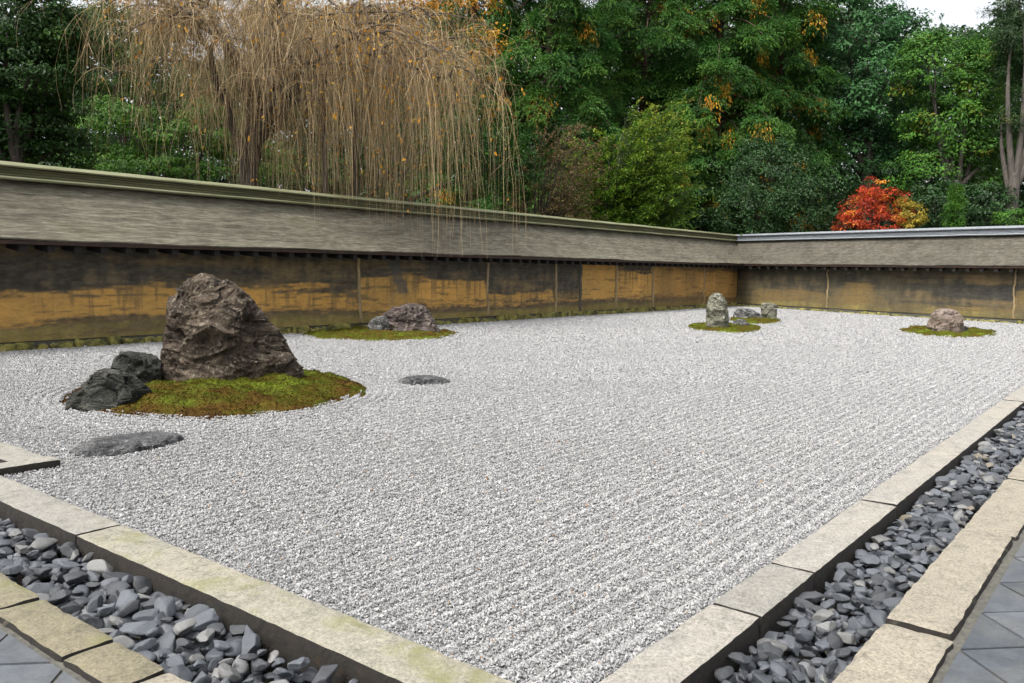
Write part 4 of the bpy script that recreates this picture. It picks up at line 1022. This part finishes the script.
def conifer(name, label, base, H, rad, leafm, barkm, nb=110, seed=0, z0=1.0, group=None, gold=0.10, ls=0.145, tr=0.3, dn=5.6, point=False):
    base = np.asarray(base, float); root = thing(name, label, 'tree', base, group); tm = MB(); Lv = Leaves()
    lean = rng.normal(0, 0.02, 2)*H
    tm.add(*tube(np.stack([base+np.array([lean[0]*t, lean[1]*t, H*t]) for t in np.linspace(-0.02, 1, 14)]), np.linspace(tr, 0.03, 14), 9))
    for k in range(nb):
        t = (k+rng.random())/nb; z = z0 + (H-z0)*t
        L = rad*((1-t)**0.85+0.05 if point else 1-t**1.5*0.75)*rng.uniform(0.55, 1.12)
        az = k*2.399+rng.normal(0, .3); dirv = np.array([math.cos(az), math.sin(az), 0])
        p0 = base + np.array([lean[0]*t, lean[1]*t, z]); drop = L*rng.uniform(0.3, 0.75)
        p1 = p0+dirv*L*0.55+np.array([0, 0, L*0.06]); p2 = p0+dirv*L-np.array([0, 0, drop])
        pts = bezier(p0, p1, p2, 9); tm.add(*tube(pts, np.linspace(0.05, 0.012, 9), 4))
        ns = max(6, int(L*dn)); tb = 0.36+rng.normal(0, 0.12)
        tt = rng.uniform(0.2, 1.04, ns)**0.75
        C = np.stack([np.interp(tt, np.linspace(0, 1, 9), pts[:, q]) for q in range(3)], -1)
        sidev = np.array([-dirv[1], dirv[0], 0])
        C = C + sidev*(rng.normal(0, 0.3, ns)*L*0.5*tt)[:, None] + np.array([0, 0, 1])*rng.normal(-0.08, 0.10, ns)[:, None]
        n = 40 if point else 150; g = rng.random(ns) < gold*(1.5 if tb < .36 else .5)
        CC = np.repeat(C, n, 0); m = len(CC)
        fan = rng.normal(0, 1, (m, 3)); fan[:, 2] *= 0.22
        out = unit(np.repeat(unit(C-p0+dirv*0.6), n, 0)*0.75 + 0.85*unit(fan))
        sp = rng.random(m)**0.7; ext = np.repeat(rng.uniform(0.3, 0.66, ns)*(0.4 if point else 1), n)
        P = CC + out*(sp*ext)[:, None]; P[:, 2] -= sp**2*ext*0.55
        G = np.repeat(g, n); P[:, 2] -= G*rng.random(m)*0.55
        nr = unit(np.array([0, 0, 1.0]) + rng.normal(0, 0.4, (m, 3)) + 0.6*dirv)
        ax = unit(out + rng.normal(0, 0.25, (m, 3)) - np.array([0, 0, 0.35]) - G[:, None]*np.array([0, 0, 1.4]))
        ln = ls*rng.uniform(0.6, 1.25, m)
        ti = np.clip(np.repeat(tb-0.1+rng.normal(0, 0.17, ns), n) + sp**2*0.42 + rng.normal(0, 0.07, m), 0, 0.79)
        ti = np.where(G & (rng.random(m) < 0.85), rng.uniform(0.84, 1.0, m), ti)
        Lv.add(P, ax, nr, ln, ln*0.28, ti)
    tm.build('trunk', barkm, root, True, origin=base); Lv.build('crown', leafm, root, base); return root
def foot(px, D):
    p = at_d(px, 275, D); return np.array([p[0], p[1], -0.03])

# --- big conifers behind the back wall
gc = 'tall cypresses behind the long wall'
conifer('cypress_tree', 'cypress close beside the weeping tree, the sky showing through its top', foot(548, 31.5), 17, 3.3, LM['cedar'], BK['red'], 135, group=gc, gold=0.03)
conifer('cypress_tree', 'dense dark cypress rising behind the yellow-green shrub', foot(632, 36), 19, 4.0, LM['cedar'], BK['red'], 150, group=gc, gold=0.03)
conifer('cypress_tree', 'cypress with many orange-brown hanging sprays, tallest at the middle', foot(712, 36), 20, 4.1, LM['cedar'], BK['red'], 160, group=gc, gold=0.07)
conifer('cypress_tree', 'slender cypress with rust sprays directly above the dark round camellia', foot(772, 37.5), 20, 3.0, LM['cedar'], BK['red'], 150, group=gc, gold=0.07)
conifer('cypress_tree', 'dark cypress at the back, half hidden by the drooping twigs', foot(470, 33), 17, 3.4, LM['cedar'], BK['red'], 90, group=gc, gold=0.08)

# --- oak and light green tree at the right
broadleaf('oak_tree', 'tall blue-green evergreen oak between the rightmost cypress and light green tree', 'tree', foot(868, 37),
          [blob(845, 30, 55, 48, 37), blob(880, 90, 52, 45, 36.5), blob(835, 105, 42, 48, 37.5), blob(905, 35, 28, 22, 37), blob(870, -40, 60, 40, 38), blob(850, 165, 45, 40, 38), blob(905, 150, 35, 35, 37.5), blob(800, 60, 30, 50, 38.5)],
          LM['oak'], BK['dark'], dens=2.3, cl=(0.35, 0.75), n=75, ls=0.15, tr=0.3, flat=0.55, sparse=0.16, tint=(0.5, 0.2))
broadleaf('green_tree', 'light green feathery tree between the blue-green oak and the dark pine', 'tree', foot(955, 34),
          [blob(935, 70, 45, 35, 34), blob(975, 90, 45, 42, 34), blob(950, 130, 55, 38, 34.5), blob(990, 55, 32, 26, 34.5), blob(925, 45, 22, 14, 34), blob(940, 175, 50, 28, 34.5), blob(985, 160, 40, 30, 34)],
          LM['light'], BK['grey'], dens=2.6, cl=(0.3, 0.7), n=70, ls=0.13, tr=0.22, flat=0.4, tint=(0.45, 0.2), sparse=0.1)
broadleaf('pine_tree', 'dark pine with a bare grey trunk, cut by the frame above the end wall', 'tree', foot(1006, 31),
          [blob(1012, 40, 28, 24, 31), blob(1030, 80, 34, 24, 31), blob(1020, 8, 30, 20, 31), blob(1050, 50, 50, 40, 31.5), blob(1002, 122, 18, 10, 31), blob(1045, 120, 40, 22, 31)],
          LM['pine'], BK['grey'], dens=3.2, cl=(0.25, 0.5), n=110, ls=0.15, tr=0.26, flat=0.5, asp=0.16, tint=(0.45, 0.2), sparse=0.05)
# --- round camellia, red maple, yellow shrub, saplings
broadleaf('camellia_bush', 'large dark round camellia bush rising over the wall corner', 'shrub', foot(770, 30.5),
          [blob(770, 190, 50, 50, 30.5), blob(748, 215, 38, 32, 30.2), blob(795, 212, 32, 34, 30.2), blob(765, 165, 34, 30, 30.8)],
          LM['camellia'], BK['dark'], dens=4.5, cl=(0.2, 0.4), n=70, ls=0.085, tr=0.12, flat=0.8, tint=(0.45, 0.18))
broadleaf('red_maple', 'small flame-red maple showing over the end wall', 'tree', foot(872, 30),
          [blob(862, 212, 24, 16, 30), blob(874, 191, 17, 14, 30), blob(892, 206, 18, 16, 30), blob(850, 224, 16, 10, 30), blob(875, 222, 26, 12, 29.8)],
          LM['red'], BK['dark'], dens=5.5, cl=(0.14, 0.36), n=46, ls=0.10, tr=0.07, flat=0.32, asp=0.34, tint=(0.45, 0.26), sparse=0.25)
broadleaf('yellow_shrub', 'yellow-leaved shrub growing against the flame-red maple', 'shrub', foot(911, 29.5),
          [blob(911, 215, 13, 14, 29.5), blob(906, 204, 8, 8, 29.5), blob(915, 226, 10, 8, 29.3)], LM['yellow'], BK['dark'], dens=9, cl=(0.12, 0.25), n=45, ls=0.075, tr=0.05, flat=0.5)
conifer('young_conifer', 'small bright green young conifer over the end wall beyond the yellow shrub', foot(949, 29.5), 4.35, 0.75, LM['light'], BK['dark'], 80, z0=0.4, gold=0.0, ls=0.08, tr=0.05, dn=7, point=True)
broadleaf('green_bush', 'low light green bush over the end wall, below the bare pine trunk', 'shrub', foot(1013, 29), [blob(1012, 220, 16, 10, 29), blob(1026, 222, 14, 9, 29)], LM['light'], BK['dark'], dens=8, cl=(0.15, 0.3), n=45, ls=0.08, tr=0.05)
gd = 'dark understorey shrubs behind the walls'
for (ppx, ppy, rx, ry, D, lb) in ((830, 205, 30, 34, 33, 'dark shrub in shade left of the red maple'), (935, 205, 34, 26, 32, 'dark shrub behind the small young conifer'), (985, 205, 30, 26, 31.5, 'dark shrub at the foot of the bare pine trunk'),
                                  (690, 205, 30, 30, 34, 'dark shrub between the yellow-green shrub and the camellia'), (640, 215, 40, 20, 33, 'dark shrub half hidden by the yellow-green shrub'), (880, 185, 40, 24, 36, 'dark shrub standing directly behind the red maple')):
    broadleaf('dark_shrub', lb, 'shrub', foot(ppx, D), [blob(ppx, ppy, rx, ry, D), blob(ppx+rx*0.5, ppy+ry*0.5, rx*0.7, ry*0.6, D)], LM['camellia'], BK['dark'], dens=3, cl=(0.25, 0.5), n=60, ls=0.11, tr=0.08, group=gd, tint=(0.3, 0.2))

# --- left: dark maple, green maples under the cherry, orange tree
broadleaf('dark_maple', 'dark green layered maple cut by the frame, its boughs over the mossy ridge', 'tree', foot(20, 15.5),
          [blob(10, 20, 75, 40, 15.5), blob(-40, 70, 90, 50, 15.5), blob(30, 75, 55, 30, 15.5), blob(15, 125, 60, 38, 16), blob(-30, 150, 60, 40, 15.5), blob(60, 40, 34, 28, 15.8), blob(20, -40, 90, 40, 16), blob(55, 150, 34, 24, 16.2)],
          LM['maple_dark'], BK['dark'], dens=8, cl=(0.22, 0.45), n=70, ls=0.075, tr=0.16, flat=0.25, tint=(0.42, 0.2), droop=0.5)
broadleaf('green_maple', 'bright green maple showing below the shorter hanging twigs', 'tree', foot(165, 20),
          [blob(130, 130, 45, 30, 20), blob(180, 150, 48, 26, 20), blob(215, 125, 40, 24, 20), blob(110, 165, 45, 20, 20), blob(255, 160, 40, 26, 20.5), blob(160, 175, 60, 18, 19.5)],
          LM['maple'], BK['dark'], dens=4.2, cl=(0.22, 0.5), n=70, ls=0.085, tr=0.12, flat=0.25, tint=(0.4, 0.2), droop=0.5, sparse=0.1)
broadleaf('dark_maple', 'dark green maple deep behind the weeping tree trunk', 'tree', foot(330, 24),
          [blob(300, 130, 60, 40, 24), blob(370, 120, 60, 50, 24), blob(440, 140, 60, 50, 24.5), blob(500, 165, 45, 40, 25), blob(340, 175, 90, 25, 24)],
          LM['maple_dark'], BK['dark'], dens=2.6, cl=(0.3, 0.6), n=60, ls=0.1, tr=0.16, flat=0.35, tint=(0.4, 0.22), sparse=0.12)
broadleaf('dark_maple', 'dark green maple filling the gap between the corner maple and the weeping tree', 'tree', foot(120, 24),
          [blob(110, 70, 60, 40, 24), blob(150, 110, 50, 36, 24.5), blob(60, 110, 50, 40, 24), blob(100, 30, 60, 30, 24), blob(200, 100, 40, 30, 24.5)],
          LM['maple_dark'], BK['dark'], dens=2.8, cl=(0.3, 0.6), n=60, ls=0.1, tr=0.16, flat=0.35, tint=(0.6, 0.22), sparse=0.05)
broadleaf('orange_tree', 'golden orange tree glimpsed behind the top of the weeping tree', 'tree', foot(420, 27),
          [blob(395, 5, 40, 22, 27), blob(484, 38, 20, 18, 27), blob(340, 30, 45, 22, 27), blob(440, -10, 50, 25, 27), blob(260, 5, 60, 24, 27), blob(160, 10, 60, 24, 27)],
          LM['orange'], BK['dark'], dens=2.2, cl=(0.25, 0.5), n=36, ls=0.10, tr=0.14, flat=0.5, tint=(0.5, 0.25), sparse=0.3)

# --- layered shrubs with outward shoots
def shoot_bush(name, label, base, n_sh, spread, height, leafm, bias, tips, n_leaf=55, ls=0.075, lim=1.5):
    base = np.asarray(base, float); root = thing(name, label, 'shrub', base); tm = MB(); Lv = Leaves(); u, v = frame_at(base)
    for k in range(n_sh):
        az = rng.uniform(0, 2*math.pi); r = spread*rng.random()**0.5; h = height*rng.uniform(0.35, 1.0)*(1-0.35*(r/spread)**2)
        e = u*(math.cos(az)*r + bias*h) + v*np.clip(math.sin(az)*r, -lim, lim*1.6)
        p2 = base + e + np.array([0, 0, h]); p1 = base + e*0.45 + np.array([0, 0, h*0.95])
        pts = bezier(base + e*0.05, p1, p2, 10); tm.add(*tube(pts, np.linspace(0.022, 0.004, 10), 4))
        for s in range(5):
            t0 = rng.uniform(0.45, 0.95); q0 = np.array([np.interp(t0, np.linspace(0, 1, 10), pts[:, c]) for c in range(3)])
            dv = unit(unit(e*np.array([1, 1, 0]))*0.75 + rng.normal(0, 0.28, 3) + u*bias*2.2 + np.array([0, 0, 0.35]))
            L = rng.uniform(0.5, 1.15); m = n_leaf//5*3; tt = rng.random(m)
            P = q0 + dv*(tt*L)[:, None] + rng.normal(0, 0.04, (m, 3)) + np.array([0, 0, 1])*(0.12*tt-0.14*tt**2)[:, None]
            tm.add(*tube(np.stack([q0, q0+dv*L*0.5, q0+dv*L]), [0.008, 0.005, 0.003], 3))
            nr = unit(np.array([0, 0, 1.0])+rng.normal(0, 0.45, (m, 3))); ax = unit(dv + rng.normal(0, 0.6, (m, 3)))
            ln = ls*rng.uniform(0.6, 1.2, m); Lv.add(P, ax, nr, ln, ln*0.45, tips[0]+tips[1]*tt*t0*(h/height)+rng.normal(0, 0.1, m))
    tm.build('stem', BK['dark'], root, True, origin=base); Lv.build('crown', leafm, root, base)
shoot_bush('layered_shrub', 'yellow-green layered shrub with rusty shoot tips over the middle of the long wall', foot(606, 28.4), 320, 2.3, 7.0, LM['autumn'], 0.14, (0.08, 0.86), 80, ls=0.10)
shoot_bush('rust_shrub', 'rust-brown twiggy shrub between the weeping twigs and the yellow-green shrub', foot(536, 25.5), 130, 1.35, 5.9, LM['rust'], 0.12, (0.3, 0.6), 50)

# --- weeping cherry
def cherry():
    D0 = 16.3; base = foot(247, D0); root = thing('weeping_cherry', 'bare weeping cherry with tan hanging twigs reaching over the long wall', 'tree', base)
    u, v = frame_at(base); tm = MB(); lm = MB(); tw = MB(); Lv = Leaves()
    def W(a, b_, z): return base + u*a + v*b_ + np.array([0, 0, z+0.03])
    tpts = np.stack([W(0, 0, -0.1), W(-0.08, 0, 1.2), W(0.05, 0.05, 2.4), W(0.12, 0, 3.4), W(0.1, -0.05, 4.2)])
    tm.add(*tube(tpts, [0.21, 0.17, 0.15, 0.14, 0.11], 10))
    ends = []
    limbs = []
    spec = [(-1.9, -0.3, 6.6), (-1.4, 1.2, 7.2), (-0.8, -1.3, 6.9), (0.6, 0.8, 8.0), (1.6, -1.2, 7.6), (2.6, 0.6, 7.4), (3.1, -0.8, 6.5), (3.7, 0.2, 6.1), (2.4, -1.9, 5.6), (0.6, -2.0, 6.0), (-1.5, -1.5, 5.6), (3.6, -1.6, 5.0), (3.8, 0.6, 5.8), (3.5, 0.9, 6.8), (1.2, 1.8, 7.0), (3.4, 1.6, 6.4)]
    for (a, b_, z) in spec:
        s = tpts[rng.integers(2, 5)]; e = W(a, b_, z*0.93)
        m = (s+e)/2 + np.array([0, 0, 1.0]) + rng.normal(0, 0.25, 3)
        pts = bezier(s, m, e, 14); pts[2:-1] += rng.normal(0, 0.07, (11, 3)); lm.add(*tube(pts, np.linspace(0.095, 0.008, 14), 7)); limbs.append(pts)
    subs = []
    for pts in limbs:
        for _ in range(9):
            t = rng.uniform(0.3, 1); p = np.array([np.interp(t, np.linspace(0, 1, 14), pts[:, c]) for c in range(3)])
            az = rng.uniform(0, 6.28); L = rng.uniform(0.6, 1.9)
            dv = u*math.cos(az) + v*math.sin(az)*0.8 + 0.35*unit((pts[-1]-pts[0])*np.array([1, 1, 0]))
            e = p + dv*L + np.array([0, 0, rng.uniform(-0.7, 0.25)])
            if project(e[None])[0][0] > 522 or project(e[None])[0][0] < 95: continue
            m = p + dv*L*0.5 + np.array([0, 0, 0.45])
            q = bezier(p, m, e, 9); q[1:-1] += rng.normal(0, 0.025, (7, 3)); lm.add(*tube(q, np.linspace(0.024, 0.008, 9), 5)); subs.append(q)
    NT = 5000
    lp, la, twt = [], [], []
    roof_top = lambda y: ZR + 0.05 if YA+0.25 < y < YA+0.75 else (ZE+0.06 + (ZT-ZE)*np.clip((y-(YA+EO))/(RO-EO), 0, 1) if y < YA+0.5 else ZE + (ZT-ZE)*np.clip((YA+1.3-y)/0.8, 0, 1))
    for k in range(NT):
        q = subs[rng.integers(len(subs))] if rng.random() < 0.82 else limbs[rng.integers(len(limbs))][5:]
        t = rng.random()**0.7; p = np.array([np.interp(t, np.linspace(0, 1, len(q)), q[:, c]) for c in range(3)])
        az = rng.uniform(0, 6.28); short = rng.random() < 0.42
        o = rng.uniform(0.2, 0.9) if short else rng.uniform(0.15, 1.35)
        dv = u*math.cos(az)*o + v*math.sin(az)*o*0.8
        pxv = project(p[None])[0][0]
        L = rng.uniform(0.15, 1.0) if short else (rng.uniform(0.5, 2.3) if pxv < 275 else 0.6+3.9*rng.random()**1.2)
        end = p + dv + np.array([0, 0, -L]); zmin = 1.9
        if YA-0.33 < end[1] < YA+1.35: zmin = roof_top(end[1])+0.03
        elif end[1] <= YA-0.33: zmin = 1.35 if 425 < pxv < 490 else 2.2
        if end[2] < zmin+rng.random()*0.25: end[2] = zmin+rng.random()*0.35
        if end[2] > p[2]-0.1 or project(end[None])[0][0] > 534: continue
        c1 = p + dv*rng.uniform(0.4, 0.8) + np.array([0, 0, rng.uniform(0.05, 0.45)]); t_ = np.linspace(0, 1, 10)[:, None]
        c2 = p + dv*rng.uniform(0.9, 1.15) + np.array([0, 0, (end[2]-p[2])*0.35])
        pts = (1-t_)**3*p + 3*(1-t_)**2*t_*c1 + 3*(1-t_)*t_**2*c2 + t_**3*end
        pts[2:] += np.cumsum(rng.normal(0, 0.036, (8, 3))*np.array([1, 1, 0.2]), 0)
        r0 = rng.uniform(0.0022, 0.0050); tw.add(*tube(pts, np.linspace(r0, 0.0016, 10), 3)); twt.append(np.full(27, rng.random()))
        for _ in range(rng.integers(0, 4) if not short else rng.integers(0, 2)):          # side twigs
            s_ = rng.integers(2, 7); e2 = pts[s_] + rng.normal(0, 0.17, 3) - np.array([0, 0, rng.uniform(0.05, 0.8)])
            if e2[2] > zmin: tw.add(*tube(np.stack([pts[s_], (pts[s_]+e2)/2 + rng.normal(0, 0.04, 3), e2]), [0.0024, 0.002, 0.0014], 3)); twt.append(np.full(6, rng.random()))
        if rng.random() < (0.14 if pxv < 300 else 0.42):
            for _ in range(rng.integers(1, 4)):
                s_ = rng.integers(3, 9); lp.append(pts[s_] + rng.normal(0, 0.02, 3))
    lp = np.array(lp); m = len(lp)
    ax = unit(rng.normal(0, 0.5, (m, 3)) + np.array([0, 0, -1.0])); nr = unit(rng.normal(size=(m, 3)))
    ln = rng.uniform(0.05, 0.10, m); Lv.add(lp, ax, nr, ln, ln*0.55, rng.random(m))
    # a propping pole and second stems under the crown
    for (a, b_) in ((1.45, -0.3), (2.1, 0.2)):
        tm.add(*tube(np.stack([W(a, b_, -0.1), W(a+0.04, b_, 2), W(a-0.03, b_, 4.6)]), [0.06, 0.055, 0.05], 8))
    tm.build('trunk', BK['cherry'], root, True, origin=base); lm.build('limbs', BK['cherry'], root, True, origin=base)
    o = tw.build('hanging_twigs', twig_m, root, False, origin=base, attrs={'tint': ('FLOAT', 'FACE', np.concatenate(twt))}); Lv.build('remaining_leaves', LM['orange'], root, base)
cherry()

# --- far wood closing the gaps
Lv = Leaves(); pts = []
for k in range(9000):
    ppx = rng.uniform(-250, 1280); D = rng.uniform(44, 60)
    ytop = 10
    if 890 < ppx < 1000: ytop = 30
    if 180 < ppx < 250: ytop = 60
    ppy = rng.uniform(ytop, 262)**1.0
    pts.append(at_d(ppx, ppy, D))
pts = np.array(pts); clump_leaves(Lv, pts, unit(np.tile(-FW, (len(pts), 1))), rng.uniform(0.6, 1.3, len(pts)), 34, 0.34, 0.35+rng.normal(0, 0.2, len(pts)), 0.6, 0.5)
tag(Lv.build('distant_wood', LM['far'], None, (0, 0, 0)), kind='stuff')
